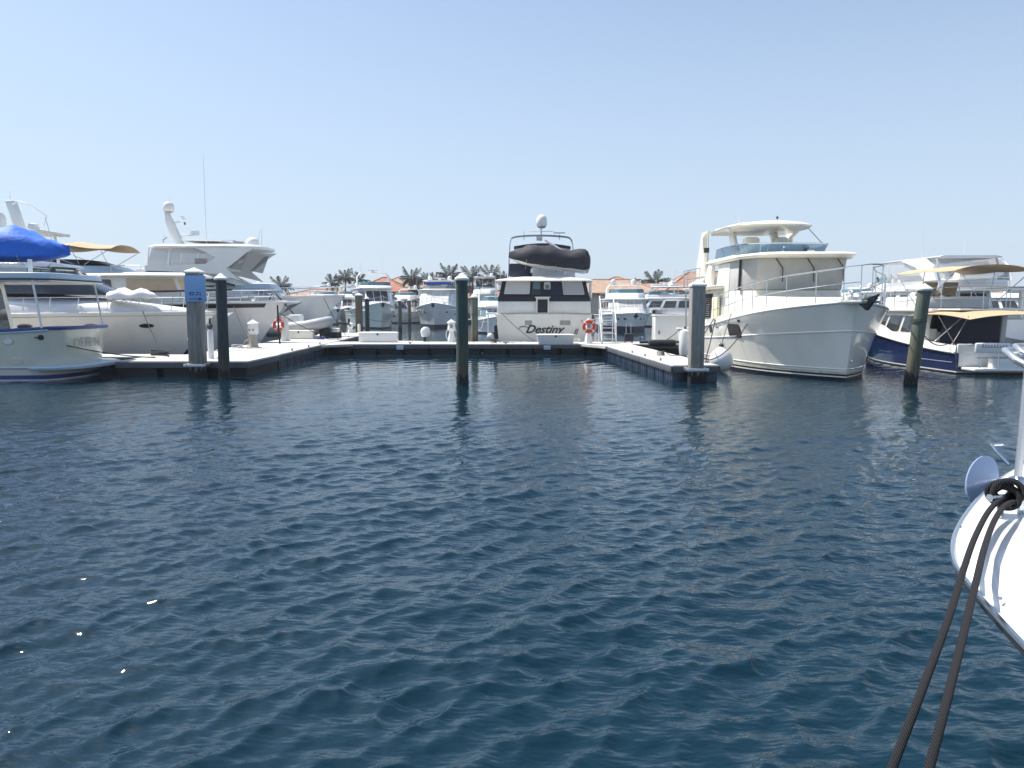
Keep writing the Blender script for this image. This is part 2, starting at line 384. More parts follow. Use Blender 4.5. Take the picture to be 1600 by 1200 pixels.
class Block:
    """a lofted superstructure block between two plan outlines"""
    def __init__(s, parent, name, m_, base, z0, top, z1, bevel=.05, camber=0, segs=2):
        s.b = [Vector((x, y, z0 if not callable(z0) else z0(x))) for x, y in base]; s.t = [Vector((x, y, z1 if not callable(z1) else z1(x))) for x, y in top]
        s.o = MB().loft([s.b, s.t]).build(name, m_, parent, bevel=bevel, smooth=35, segs=segs); s.parent = s.o if parent is None else parent
    def pt(s, i, u, v):
        n = len(s.b); a, b, c, d = s.b[i % n], s.b[(i + 1) % n], s.t[(i + 1) % n], s.t[i % n]
        return a.lerp(b, u).lerp(d.lerp(c, u), v)
    def nrm(s, i):
        n = len(s.b); a, b, d = s.b[i % n], s.b[(i + 1) % n], s.t[i % n]; return (b - a).cross(d - a).normalized()
    def win(s, i, u0, u1, v0, v1, m_='glass', frame='white', fr=.03, r=.06, name='window', slant=0, parent=None, t=.012):
        N_ = s.nrm(i); C = [s.pt(i, u0 + slant, v0), s.pt(i, u1 - slant * 0, v0), s.pt(i, u1, v1), s.pt(i, u0, v1)]
        def ring(g):
            out = []
            for k in range(4):
                p, q, w_ = C[k], C[(k + 1) % 4], C[(k - 1) % 4]; a = (q - p).normalized(); b = (w_ - p).normalized()
                pp = p - (a + b) * g
                rr = min(r, (q - p).length * .3, (w_ - p).length * .3)
                out += [pp + b * rr, pp + b * rr * .3 + a * rr * .3, pp + a * rr]
            return out
        par = parent or s.parent
        if frame:
            o = MB().plate(ring(fr), t, N_, back=.03).build(name, frame, par, smooth=30)
            MB().plate(ring(0), t + .008, N_, back=.02).build('pane', m_, o, smooth=30)
        else:
            o = MB().plate(ring(0), t, N_, back=.03).build(name, m_, par, smooth=30)
        return o
def railing(parent, pts, h=.7, mids=(.5,), posts=None, r=.016, lean=(0, 0), m_='steel', top=True, every=1):
    """pts: points on deck; top rail follows them h above, stanchions each a part"""
    pts = [Vector(p) for p in pts]; up = Vector((lean[0], lean[1], h)) if not callable(h) else None
    tops = [p + (up if up else Vector((lean[0], lean[1], h(i / (len(pts) - 1))))) for i, p in enumerate(pts)]
    if top: MB().tube(tops, r * 1.15, 8).build('handrail', m_, parent)
    for k in mids: MB().tube([p.lerp(q, k) for p, q in zip(pts, tops)], r * .8, 6).build('middle_rail', m_, parent)
    for i in range(0, len(pts), every): MB().tube([pts[i] - Vector((0, 0, .02)), tops[i]], r, 6).build('stanchion', m_, parent)
def dome(parent, c, r, h, name='satellite_dome', m_='white', base='grey_mid'):
    x, y, z = c
    o = MB().lathe([(r * .8, 0), (r * .98, h * .12), (r, h * .45), (r * .93, h * .68), (r * .72, h * .86), (r * .4, h * .97), (.01, h)], c, 18).build(name, m_, parent)
    MB().lathe([(r * .55, -h * .12), (r * .82, -.0)], c, 14).build('dome_foot', base, o); return o
def antenna(parent, p, h, lean=(0, 0), r=.012, name='antenna', m_='white_matt'):
    p = Vector(p); return MB().tube([p, p + Vector((lean[0], lean[1], h))], [r * 1.4, r * .6], 6).build(name, m_, parent)
def radar(parent, c, w_=1.2, rz=.4):
    o = MB().lathe([(.16, 0), (.18, .12), (.12, .2)], c, 12).build('radar_pedestal', 'white', parent)
    MB().box((c[0], c[1], c[2] + .25), (.12, w_, .1), rz).build('radar_scanner', 'white', o, bevel=.03); return o
def sheet(pts_grid, m_, name, parent, th=.02, smooth=60):
    """cloth surface from a grid of points, given thickness downward"""
    nr, nc = len(pts_grid), len(pts_grid[0]); V = [Vector(p) for r_ in pts_grid for p in r_]; n = len(V)
    V2 = [p - Vector((0, 0, th)) for p in V]; Fc = []
    for i in range(nr - 1):
        for j in range(nc - 1):
            a, b, c, d = i * nc + j, i * nc + j + 1, (i + 1) * nc + j + 1, (i + 1) * nc + j
            Fc += [(a, b, c, d), (n + d, n + c, n + b, n + a)]
    for j in range(nc - 1): Fc += [(j, n + j, n + j + 1, j + 1), ((nr - 1) * nc + j + 1, n + (nr - 1) * nc + j + 1, n + (nr - 1) * nc + j, (nr - 1) * nc + j)]
    for i in range(nr - 1): Fc += [((i + 1) * nc, n + (i + 1) * nc, n + i * nc, i * nc), (i * nc + nc - 1, n + i * nc + nc - 1, n + (i + 1) * nc + nc - 1, (i + 1) * nc + nc - 1)]
    return MB().add(V + V2, Fc).build(name, m_, parent, smooth=smooth)
def bimini(parent, x0, x1, hw, z, m_='tan', camber=.22, sag=.06, bows=4, droop=(0, 0), foot=None, name='bimini_top', ph=0):
    n = 14; g = []
    for i in range(n + 1):
        t = i / n; x = x0 + (x1 - x0) * t; row = []
        dip = -sag * abs(math.sin(t * (bows - 1) * math.pi)) + droop[0] * (1 - t) ** 3 + droop[1] * t ** 3
        for j in range(11):
            q = -1 + 2 * j / 10; row.append((x, q * hw, z + dip - camber * abs(q) ** 2.5))
        g.append(row)
    o = sheet(g, m_, name, parent, .02)
    for k in range(bows):
        x = x0 + (x1 - x0) * k / (bows - 1) if foot is None else None
        t = k / (bows - 1); xt = x0 + (x1 - x0) * t; fx, fz = foot if foot else (xt, z - 1.6)
        if foot: fx = fx + (t - .5) * .5
        for sd_ in (-1, 1): MB().tube([(fx, sd_ * hw * .96, fz), (xt, sd_ * hw * .97, z - camber * .9 + (droop[0] * (1 - t) ** 3 + droop[1] * t ** 3))], .014, 6).build('bimini_bow', 'steel', o)
    return o
def rope(name, label, a, b, sag=.3, r=.012, m_='rope_dark', cat='rope', group=None, n=14, via=None):
    a, b = Vector(a), Vector(b); P = [a.lerp(b, i / n) - Vector((0, 0, sag * 4 * (i / n) * (1 - i / n))) for i in range(n + 1)]
    o = MB().tube(P, r, 6).build(name, m_); return tag(o, label, cat, group)
def outboard(parent, c, rz=0, m_='white', sc=1.0):
    t = bpy.data.objects.new('outboard_motor', None)
    x, y, z = c; mb = MB()
    rings = []
    for h, a, b in ((0, .16, .12), (.08, .22, .15), (.28, .24, .16), (.42, .2, .14), (.5, .1, .08)):
        rings.append([(x + a * sc * math.cos(k * math.pi / 6) - .05 * h, y + b * sc * math.sin(k * math.pi / 6), z + h * sc) for k in range(12)])
    o = mb.loft(rings).build('outboard_motor', m_, parent)
    MB().box((x + .02, y, z - .35 * sc), (.14 * sc, .1 * sc, .7 * sc)).build('motor_leg', 'grey_dark', o, bevel=.02); return o
# ------------------------------------------------------------ water: one sheet to the horizon with real waves where they can be told apart
def make_water():
    ys = [1.2]
    while ys[-1] < 70: ys.append(ys[-1] * 1.0042 + .002)
    while ys[-1] < 3000: ys.append(ys[-1] * 1.08)
    ys = np.array(ys); nx = 640
    t = np.linspace(-1, 1, nx)
    hw = ys * .82 + 3.0
    X = hw[:, None] * (t + .0 * t)[None, :]; Y = np.repeat(ys[:, None], nx, 1)
    rng = np.random.RandomState(3); Z = np.zeros_like(X); DX = np.zeros_like(X); DY = np.zeros_like(X)
    cell = np.maximum(hw * 2 / nx, ys * .0042)
    main = math.atan2(-.80, .60)
    for i in range(210):
        lam = .11 * (11 ** (rng.rand() ** 1.15)) if i > 10 else 1.5 + 3 * rng.rand()
        k = 2 * math.pi / lam; spread = .8 if lam < .2 else .5
        th = main + rng.normal() * spread
        amp = (.0031 * lam ** .9) * (1.7 if .17 < lam < .46 else 1.1 if lam < .17 else .8) * (.6 + .8 * rng.rand()); 
        if i <= 10: amp = .0020 * lam ** .6
        kx, ky = k * math.cos(th), k * math.sin(th); ph = rng.rand() * 6.28
        # waves run in gusty patches
        px, py = rng.rand() * 6.28, rng.rand() * 6.28; pl = 5 + 9 * rng.rand()
        patch = .65 + .35 * np.sin(X / pl + px + np.sin(Y / pl * .7 + py)) * np.cos(Y / (pl * 1.3) + py)
        fade = np.clip((lam / cell - 2.2) / 2, 0, 1)[:, None]
        A = amp * patch * fade
        arg = kx * X + ky * Y + ph
        Z += A * np.cos(arg); DX -= 1.25 * A * (kx / k) * np.sin(arg); DY -= 1.25 * A * (ky / k) * np.sin(arg)
    q_ = np.clip((Y - 8) / 14, 0, 1); q_ = 1 - .68 * q_ * q_ * (3 - 2 * q_)      # sheltered inside the slip
    Z *= q_; X = X + DX * q_; Y = Y + DY * q_
    co_ = np.stack([X, Y, Z], -1).reshape(-1, 3); ny = len(ys)
    idx = np.arange(ny * nx).reshape(ny, nx)
    q = np.stack([idx[:-1, :-1], idx[:-1, 1:], idx[1:, 1:], idx[1:, :-1]], -1).reshape(-1, 4)
    me = bpy.data.meshes.new('water'); me.vertices.add(len(co_)); me.vertices.foreach_set('co', co_.ravel().astype(np.float32))
    me.loops.add(q.size); me.loops.foreach_set('vertex_index', q.ravel().astype(np.int32)); me.polygons.add(len(q))
    me.polygons.foreach_set('loop_start', np.arange(0, q.size, 4, dtype=np.int32)); me.polygons.foreach_set('loop_total', np.full(len(q), 4, dtype=np.int32))
    me.update(); me.validate(); me.shade_smooth()
    m = bpy.data.materials.new('sea_water'); m.use_nodes = True; t_ = m.node_tree; b = t_.nodes['Principled BSDF']
    b.inputs['Base Color'].default_value = (.0020, .018, .031, 1); b.inputs['Roughness'].default_value = .035; b.inputs['IOR'].default_value = 1.41; b.inputs['Specular Tint'].default_value = (.88, .98, 1, 1)
    tc = t_.nodes.new('ShaderNodeTexCoord'); 
    def nz(scale, sx, sy, det, rot=0):
        mp = t_.nodes.new('ShaderNodeMapping'); mp.inputs['Scale'].default_value = (sx, sy, 1); mp.inputs['Rotation'].default_value = (0, 0, rot)
        n = t_.nodes.new('ShaderNodeTexNoise'); n.inputs['Scale'].default_value = scale; n.inputs['Detail'].default_value = det; n.inputs['Roughness'].default_value = .6
        t_.links.new(tc.outputs['Object'], mp.inputs[0]); t_.links.new(mp.outputs[0], n.inputs[0]); return n
    n1 = nz(4.5, .7, 1.9, 2, R(35)); n2 = nz(16, .8, 1.6, 2, R(30)); n3 = nz(.12, 1, 1, 3)
    mu = t_.nodes.new('ShaderNodeMath'); mu.operation = 'MULTIPLY'; mu.inputs[1].default_value = .22; t_.links.new(n2.outputs[0], mu.inputs[0])
    ad = t_.nodes.new('ShaderNodeMath'); ad.operation = 'ADD'; t_.links.new(n1.outputs[0], ad.inputs[0]); t_.links.new(mu.outputs[0], ad.inputs[1])
    rp = t_.nodes.new('ShaderNodeMapRange'); rp.inputs[1].default_value = .35; rp.inputs[2].default_value = .65; rp.inputs[3].default_value = .5; rp.inputs[4].default_value = 1.0
    t_.links.new(n3.outputs[0], rp.inputs[0])
    bp = t_.nodes.new('ShaderNodeBump'); bp.inputs['Distance'].default_value = .03
    sh = t_.nodes.new('ShaderNodeSeparateXYZ'); t_.links.new(tc.outputs['Object'], sh.inputs[0]); m2 = t_.nodes.new('ShaderNodeMapRange'); m2.inputs[1].default_value = 12; m2.inputs[2].default_value = 30; m2.inputs[3].default_value = 1; m2.inputs[4].default_value = .06
    t_.links.new(sh.outputs[1], m2.inputs[0]); m3 = t_.nodes.new('ShaderNodeMath'); m3.operation = 'MULTIPLY'; t_.links.new(m2.outputs[0], m3.inputs[0]); t_.links.new(rp.outputs[0], m3.inputs[1]); t_.links.new(m3.outputs[0], bp.inputs['Strength']); t_.links.new(ad.outputs[0], bp.inputs['Height']); t_.links.new(bp.outputs[0], b.inputs['Normal'])
    me.materials.append(m)
    o = bpy.data.objects.new('water', me); COL.objects.link(o); o['kind'] = 'structure'
    # deep water all round, a little below the waves
    mb = MB(); mb.add([(-3000, -400, -.35), (3000, -400, -.35), (3000, 3200, -.35), (-3000, 3200, -.35)], [(0, 1, 2, 3)])
    d = mb.build('water_outer', m, smooth=0); d['kind'] = 'structure'
make_water()

# ------------------------------------------------------------ far shore
mb = MB(); mb.box((40, 330, .2), (900, 360, 1.7)); g = mb.build('ground', 'beach', smooth=0); g['kind'] = 'structure'
mb = MB()
for i in range(60): mb.box((-300 + i * 12, 149.4, .35), (11.9, .8, 2.1))
sw = mb.build('seawall', 'seawall', smooth=0, bevel=0); sw['kind'] = 'structure'
GZ = 1.05
def house(label, cx, y, w_, d, hw, hr, roof, wall='stucco', chimney=None, wins=3, hip=.35, tower=False):
    t = thing('house', label, 'house', (cx, y, GZ)); W2, D2 = w_ / 2, d / 2
    wo = MB().box((0, 0, hw / 2), (w_, d, hw)).build('wall', wall, t)
    for i in range(wins):
        x = -W2 + w_ * (i + .5) / wins
        f = MB().box((x, -D2 - .02, hw * .52), (w_ / wins * .5, .14, hw * .42)).build('window', 'white_matt', wo)
        MB().box((x, -D2 - .05, hw * .52), (w_ / wins * .5 - .3, .16, hw * .42 - .3)).build('pane', 'glass', f) if False else MB().box((x, -D2 - .06, hw * .52), (w_ / wins * .5 - .25, .1, hw * .42 - .25)).build('window_pane', 'glass', wo)
    e = 1.0; r = MB(); a = hw - .05
    hx = W2 * hip
    V = [(-W2 - e, -D2 - e, a), (W2 + e, -D2 - e, a), (W2 + e, D2 + e, a), (-W2 - e, D2 + e, a), (-hx, 0, hw + hr), (hx, 0, hw + hr)]
    V2 = [(x, yy, z - .25) for x, yy, z in V[:4]]
    r.add(V + V2, [(0, 1, 5, 4), (1, 2, 5), (2, 3, 4, 5), (3, 0, 4), (0, 6, 7, 1), (1, 7, 8, 2), (2, 8, 9, 3), (3, 9, 6, 0), (9, 8, 7, 6)])
    ro = r.build('roof', roof, t, smooth=0)
    rt = MB()
    for p, q in ((0, 4), (1, 5), (3, 4), (2, 5), (4, 5)): rt.tube([V[p], V[q]], .16, 6)
    rt.build('ridge_tiles', roof, ro)
    if chimney is not None:
        c = MB().box((chimney, -1, hw + hr * .75), (1.5, 1.3, 2.4)).build('chimney', 'stucco_pale', ro)
        MB().box((chimney, -1, hw + hr * .75 + 1.35), (2.0, 1.8, .25)).build('chimney_cap', roof, ro, bevel=.05)
    return t
D = 160
def hx(px, Y=D): return (px - 800) / F_PX * Y
def hz(py, Y=D): return CAM_H + (480 - py) * Y / F_PX - GZ
house('house with orange tiled hip roof behind the green trawler', hx(603), 160, 9.5, 9, 4.4, 2.9, 'tile_orange', hip=.1)
house('house with sandy tiled roof right of the orange one', hx(628), 168, 12, 9, 5.3, 2.5, 'tile_tan', hip=.2)
house('low pale house beside the palms far left', hx(500), 165, 16, 9, 3.2, 1.8, 'tile_tan', 'stucco_pale')
house('house with pink tiled roof left of the stern of the white yacht', hx(752), 150, 10, 9, 3.0, 2.3, 'tile_pink', 'stucco')
house('house with broad tan tiled roof right of the stern of the white yacht', hx(940), 150, 17, 11, 3.9, 2.6, 'tile_tan', 'stucco', chimney=None, hip=.5)
house('house with small raised roof lantern between the yachts', hx(962), 160, 7, 6, 5.8, 1.6, 'tile_pink', hip=.1)
house('house with tiled roof and square chimney among palms', hx(1030), 165, 24, 12, 4.0, 2.2, 'tile_pink', chimney=-4.5, hip=.6)
house('large house with pink tiled roof behind the cream trawler stern', hx(1085), 150, 17, 12, 4.4, 3.6, 'tile_pink', hip=.45)
house('house with bright orange roof right of the cream trawler bow', hx(1400), 140, 7.5, 8, 3.1, 1.9, 'tile_orange', 'stucco', wins=2, hip=.25)
house('low house with brown roof beyond the right hand pile', hx(1465), 165, 26, 9, 3.0, 1.7, 'tile_pink', wins=5, hip=.6)
house('low house with pale roof at the far right', hx(1620), 170, 24, 9, 3.2, 1.8, 'tile_tan', wins=5, hip=.6)
house('long low house behind the moored boats far left', hx(250), 165, 26, 9, 3.2, 1.8, 'tile_pink', wins=5, hip=.6)

# palms: three crown shapes, every frond a part
def frond_mesh(name, L, droop, m_, seed):
    rnd = random.Random(seed); V = []; Fc = []; n = 18
    P = []
    for i in range(n + 1):
        t = i / n; P.append(Vector((L * t * (1 - .18 * t * t), 0, L * (.32 * t - droop * t * t))))
    for i in range(n):
        a, b = P[i], P[i + 1]; wd = .035 * (1 - i / n) + .01; o = len(V)
        V += [a + Vector((0, wd, 0)), a - Vector((0, wd, 0)), b - Vector((0, wd * .8, 0)), b + Vector((0, wd * .8, 0))]; Fc.append((o, o + 1, o + 2, o + 3))
        t = (i + .5) / n
        if t < .1: continue
        for k in range(2):
            base = a.lerp(b, .25 + .5 * k)
            for sd_ in (-1, 1):
                ll = L * .27 * math.sin(math.pi * min(1, t * .92 + .1)) ** .7 * rnd.uniform(.8, 1.15); w2 = .035
                tip = base + Vector((ll * .55, sd_ * ll * .72, -ll * rnd.uniform(.35, .7))); mid = base.lerp(tip, .5) + Vector((0, 0, ll * .08)); o = len(V)
                V += [base + Vector((-w2, 0, 0)), base + Vector((w2, 0, 0)), mid + Vector((w2, 0, 0)), tip, mid + Vector((-w2, 0, 0))]
                Fc += [(o, o + 1, o + 2, o + 4), (o + 4, o + 2, o + 3)]
    me = bpy.data.meshes.new(name); me.from_pydata(V, [], Fc); me.materials.append(M[m_]); return me
FR = [frond_mesh('frond', 3.0, dr, 'frond', i) for i, dr in enumerate((.28, .5, .75, .12))] + [frond_mesh('frond', 2.4, 1.2, 'frond_dry', 9)]
def palm(label, x, y, h, sc=1.0, lean=0, seed=0, nf=20, bare=False):
    rnd = random.Random(seed); t = thing('palm_tree', label, 'palm tree', (x, y, GZ - .1), 0, 'palms on the far shore')
    top = Vector((lean, 0, h)); pts = [Vector((lean * (i / 8) ** 1.8, 0, h * i / 8)) for i in range(9)]
    MB().tube(pts, [.26, .2, .18, .17, .16, .15, .15, .16, .2], 8).build('trunk', 'trunk', t)
    MB().lathe([(.1, -.5), (.24, -.2), (.2, .15), (.05, .4)], tuple(top), 8).build('crown_shaft', 'frond', t)
    for i in range(nf):
        k = i / nf; az = i * 2.399 + rnd.uniform(-.2, .2)
        kind = 3 if k < .2 else 0 if k < .45 else 1 if k < .75 else 2
        if k > .93: kind = 4
        el = [-.05, .2, .4, -.7, .3][kind] + rnd.uniform(-.15, .15)
        f = bpy.data.objects.new('frond', FR[kind]); COL.objects.link(f); f.parent = t; f.location = top
        f.rotation_euler = (rnd.uniform(-.3, .3), el, az); s_ = sc * rnd.uniform(.85, 1.12); f.scale = (s_, s_, s_)
    return t
PALMS = [(443, 438, 155, 'palm with dark crown rising left of the grey yacht bow, alone', 1.1),
 (524, 434, 150, 'dense palm just left of the green trawler', .95), (541, 426, 156, 'taller palm close behind the green trawler arch', 1.0),
 (567, 430, 165, 'palm seen through the arch of the green trawler', .9), (584, 442, 160, 'short palm behind the right leg of the trawler arch', .8),
 (645, 427, 152, 'dark full palm left of the red canvas', 1.15), (652, 443, 160, 'low palm under the dark full one beside the red canvas', 1.1), (670, 430, 158, 'palm left above the blue canvas yacht', .95), (686, 432, 160, 'palm second from left above the blue canvas yacht', .9),
 (702, 422, 150, 'tall palm behind the radar of the blue canvas yacht', 1.15), (718, 434, 158, 'smaller palm beside the capped green pile top', .9),
 (741, 424, 148, 'palm with thin trunk just right of the central green pile', 1.25), (768, 425, 150, 'broad light green palm left of the white stern yacht', 1.3), (776, 438, 158, 'low palm behind the broad light green one', 1.2),
 (790, 430, 152, 'palm half hidden by the left side of the stern yacht', 1.0),
 (1000, 440, 166, 'palm left of the chimney, lower crown', .95), (1020, 432, 168, 'palm above the square chimney, full crown', 1.3), (1034, 440, 172, 'palm right of the square chimney', 1.0),
 (1376, 440, 160, 'palm left of the bright orange roof', 1.1), (1397, 438, 165, 'palm directly above the bright orange roof', 1.2), (1455, 446, 165, 'palm right of the leaning green pile', 1.2), (1478, 452, 170, 'small palm under the tan bimini far behind', 1.0)]
for i, (px, py, Y, lb, sc) in enumerate(PALMS):
    palm(lb, hx(px, Y), Y, hz(py, Y) - 1.1, sc * .92, lean=random.uniform(-.5, .5), seed=i, nf=30)
def bush(label, x, y, w_, h, seed=0, cat='bush'):
    rnd = random.Random(seed); V = []; Fc = []
    t = thing('bush', label, cat, (x, y, GZ - .1), 0, 'hedges and bushes on the far shore')
    for i in range(900):
        u = rnd.uniform(-1, 1); v = rnd.uniform(-1, 1); q = rnd.random() ** .5
        hh = h * (1 - abs(u) ** 2.5) * (.75 + .25 * math.sin(u * 7 + seed)) 
        p = Vector((u * w_ / 2, v * 1.5, hh * q)); d = Vector((rnd.uniform(-1, 1), rnd.uniform(-1, 1), rnd.uniform(-1, 1))).normalized() * rnd.uniform(.2, .42); e = d.orthogonal() * .6; o = len(V)
        V += [p - d, p + e, p + d, p - e]; Fc.append((o, o + 1, o + 2, o + 3))
    me = bpy.data.meshes.new('foliage'); me.from_pydata(V, [], Fc); me.materials.append(M['bush']); f = bpy.data.objects.new('foliage', me); COL.objects.link(f); f.parent = t
    MB().tube([(0, 0, 0), (0, 0, h * .5)], .12, 6).build('stem', 'trunk', t)
for i, (px, w_, h, lb) in enumerate([(530, 9, 4.5, 'round bush under the palms by the green trawler'), (575, 8, 4, 'bush behind the green trawler cabin'), (655, 12, 4.5, 'bush behind the red canvas'), (700, 10, 4.2, 'bush behind the blue canvas yacht'),
     (765, 7, 6, 'light bush under the broad palm'), (748, 9, 3.2, 'hedge in front of the pink roofed house'), (935, 12, 3.6, 'hedge under the broad tan roof'), (1000, 14, 3.2, 'hedge behind the white sedan cruiser'), (1375, 6, 5, 'bush left of the bright orange roof'), (1440, 12, 3.6, 'hedge behind the leaning pile'), (1500, 14, 4, 'hedge under the tan bimini'), (450, 12, 3.4, 'bush under the lone left palm'), (480, 16, 2.6, 'low hedge right of the lone left palm')]):
    bush(lb, hx(px, 150), 152.5, w_, h, i)
# ------------------------------------------------------------ floating docks
DZ = .5
def dock(label, A, B, wd, side_floats=(), pan=2.4, end_floats=False):
    """straight run of pontoon from A to B (centre line ends); deck panels, edge boards and floats are parts"""
    A, B = Vector((*A, 0)), Vector((*B, 0)); L = (B - A).length; rz = math.atan2((B - A).y, (B - A).x)
    t = thing('floating_dock', label, 'dock', A, rz, None)
    n = max(1, round(L / pan)); pl = L / n; src = None
    for i in range(n):
        loc = (pl * (i + .5), 0, 0)
        if src is None: src = MB().box((0, 0, DZ - .03), (pl - .018, wd - .02, .06)).build('deck_panel', 'deck_concrete', t, bevel=.012, loc=loc)
        else: share('deck_panel', src, t, loc)
    for sd_ in (-1, 1):
        k = max(1, round(L / 4.8)); e = L / k; s0 = None
        for i in range(k):
            loc = (e * (i + .5), sd_ * (wd / 2 + .012), 0)
            if s0 is None:
                s0 = MB().box((0, 0, DZ - .13), (e - .02, .05, .19)).build('edge_board', 'fascia', t, bevel=.012, loc=loc)
            else: share('edge_board', s0, t, loc)
        # floats below, set in a little
        f0 = None; m = max(1, round(L / 1.25)); fe = L / m
        for i in range(m):
            loc = (fe * (i + .5), sd_ * (wd / 2 - .2), 0)
            if f0 is None:
                b = MB(); b.box((0, 0, .0), (fe * .86, .34, .56))
                if side_floats:
                    for q in (-.28, 0, .28): b.box((q * fe, sd_ * .175, .0), (.05, .035, .5))
                f0 = b.build('float', 'float_blue' if side_floats else 'float_black', t, bevel=.02, loc=loc)
            else: share('float', f0, t, loc)
    for x in (.03, L - .03):
        MB().box((x, 0, DZ - .15), (.06, wd - .04, .17)).build('end_board', 'fascia', t, bevel=.01)
        MB().box((x + (.12 if x < 1 else -.12), 0, .0), (.12, wd - .3, .5)).build('end_float', 'float_black', t)
    MB().box((L / 2, 0, .2), (L - .3, wd - .7, .3)).build('pontoon_core', 'float_black', t)
    return t
dock('wide pier head carrying the blue number sign pile, left', (-12.95, 26.75), (-8.62, 26.75), 3.5)
dock('narrow dock arm reaching left behind the blue tarped yacht', (-30, 28.05), (-12.98, 28.05), 1.5)
dock('pier walkway running back along the yacht bows on the left', (-10.4, 28.53), (-11.35, 53), 3.45, side_floats=True)
dock('cross dock in front of the black and white stern yacht', (-8.95, 38.0), (31, 38.0), 2.4)
dock('right finger dock ending at the grey square pile', (5.58, 23.25), (4.95, 36.75), 1.45, side_floats=True)
dock('far dock behind the inner basin', (-60, 112.5), (70, 112.5), 2.4, pan=10)
# corner gusset where finger and cross dock meet
g = MB().plate([(3.3, 36.78, DZ - .1), (4.2, 34.6, DZ - .1), (4.28, 34.6, DZ - .1), (4.25, 36.78, DZ - .1)], .095, Vector((0, 0, 1))).build('corner_gusset', 'deck_concrete')
tag(g, 'pale triangular gusset in the corner of the right finger dock', 'dock')
g = MB().plate([(-8.8, 36.78, DZ - .1), (-8.85, 35.6, DZ - .1), (-7.6, 36.78, DZ - .1)], .095, Vector((0, 0, 1))).build('corner_gusset', 'deck_concrete')
tag(g, 'pale triangular gusset in the corner of the left walkway', 'dock')

# ------------------------------------------------------------ piles
def round_pile(label, x, y, top, r, m_, dx=0, group='round timber piles', line=False):
    t = thing('mooring_pile', label, 'pile', (x, y, 0), 0, group); n = 14; H = top + 1.2
    pts = [Vector((dx * (z - 0) / top, 0, z)) for z in [-1.2 + H * i / n for i in range(n + 1)]]
    rnd = random.Random(int(abs(x) * 10)); mb = MB(); rings = []
    for i, p in enumerate(pts):
        rr = r * (1.04 - .05 * i / n); rings.append([(p.x + rr * (1 + .012 * math.sin(k * 1.3 + i)) * math.cos(k * math.pi / 10), rr * (1 + .012 * math.cos(k * 2 + i)) * math.sin(k * math.pi / 10), p.z) for k in range(20)])
    mb.loft(rings).build('post', m_, t, smooth=50)
    bb = MB()
    for k in range(70):
        a = rnd.uniform(0, 6.28); z = rnd.uniform(-.05, .42) * rnd.random() ** .5; q = rnd.uniform(.012, .03); c_ = Vector((dx * z / top + r * 1.03 * math.cos(a), r * 1.03 * math.sin(a), z))
        bb.lathe([(q, -q * .3), (q * .55, q * .5)], tuple(c_), 5)
    bn = bb.build('barnacles', 'grey_dark', t, smooth=0); bn['kind'] = 'stuff'
    MB().lathe([(r * 1.02, -.02), (r * 1.22, .0), (r * 1.24, .05), (r * .62, .13), (.02, .2)], (dx, 0, top), 20).build('cap', 'white_matt', t, smooth=25)
    if line:
        MB().tube([(dx * .62 + (r + .012) * math.cos(a), (r + .012) * math.sin(a), top * .64 + .015 * a) for a in [i * .4 for i in range(34)]], .012, 5).build('mooring_line_turns', 'rope_dark', t)
    return t
def square_pile(label, x, y, top, s, m_, group='square concrete piles', rz=0):
    t = thing('square_pile', label, 'pile', (x, y, 0), rz, group)
    MB().box((0, 0, (top - 1.2) / 2), (s, s, top + 1.2)).build('post', m_, t, bevel=.025)
    q = s / 2 * 1.12
    V = [(-q, -q, top), (q, -q, top), (q, q, top), (-q, q, top), (-q, -q, top + .06), (q, -q, top + .06), (q, q, top + .06), (-q, q, top + .06), (0, 0, top + .19)]
    MB().add(V, [(3, 2, 1, 0), (0, 1, 5, 4), (1, 2, 6, 5), (2, 3, 7, 6), (3, 0, 4, 7), (4, 5, 8), (5, 6, 8), (6, 7, 8), (7, 4, 8)]).build('cap', 'white_matt', t, smooth=0)
    return t
round_pile('dark green round pile alone in open water, centre', -1.43, 22.1, 3.02, .17, 'pile_green')
round_pile('dark round pile at the corner of the left pier head', -9.06, 24.1, 3.1, .165, 'pile_dark')
round_pile('leaning green round pile with a rope round it, right', 11.78, 22.6, 2.74, .185, 'pile_mid', dx=.27, line=True)
round_pile('weathered round pile behind the cross dock, beside the central green pile', -1.92, 39.65, 2.75, .17, 'pile_mid', line=True)
round_pile('slim dark round pile in front of the green trawler', -12.4, 66, 2.95, .19, 'pile_dark')
round_pile('brown pile left of the pair before the small white cruisers', -10.9, 75, 2.85, .18, 'pile_brown')
round_pile('brown pile right of the pair before the small white cruisers', -13.3, 100, 3.1, .22, 'pile_brown')
for i, (px, py, Y) in enumerate([(757, 470, 100), (1034, 505, 60)]): pass
sp = square_pile('tall grey square pile with the blue number sign on it', -10.13, 24.72, 3.32, .44, 'pile_concrete')
square_pile('grey square pile at the end of the right finger dock', 5.5, 22.93, 2.86, .40, 'pile_concrete')
square_pile('tan square pile at the far end of the left walkway', -10.75, 54.2, 3.05, .44, 'pile_brown')
for nm, x, y, s in (('left', -10.13, 24.72, .44), ('right', 5.5, 22.93, .40)):
    mb = MB(); q = s / 2 + .06
    for a, b in ((-1, 0), (1, 0)): mb.box((x + a * q, y, .4), (.07, s + .26, .1))
    mb.box((x, y - q, .4), (s + .26, .07, .1))
    o = mb.build('pile_collar', 'alu', bevel=.01); tag(o, 'metal collar bracket round the ' + ('sign bearing' if nm == 'left' else 'right hand') + ' square pile at deck edge', 'bracket')
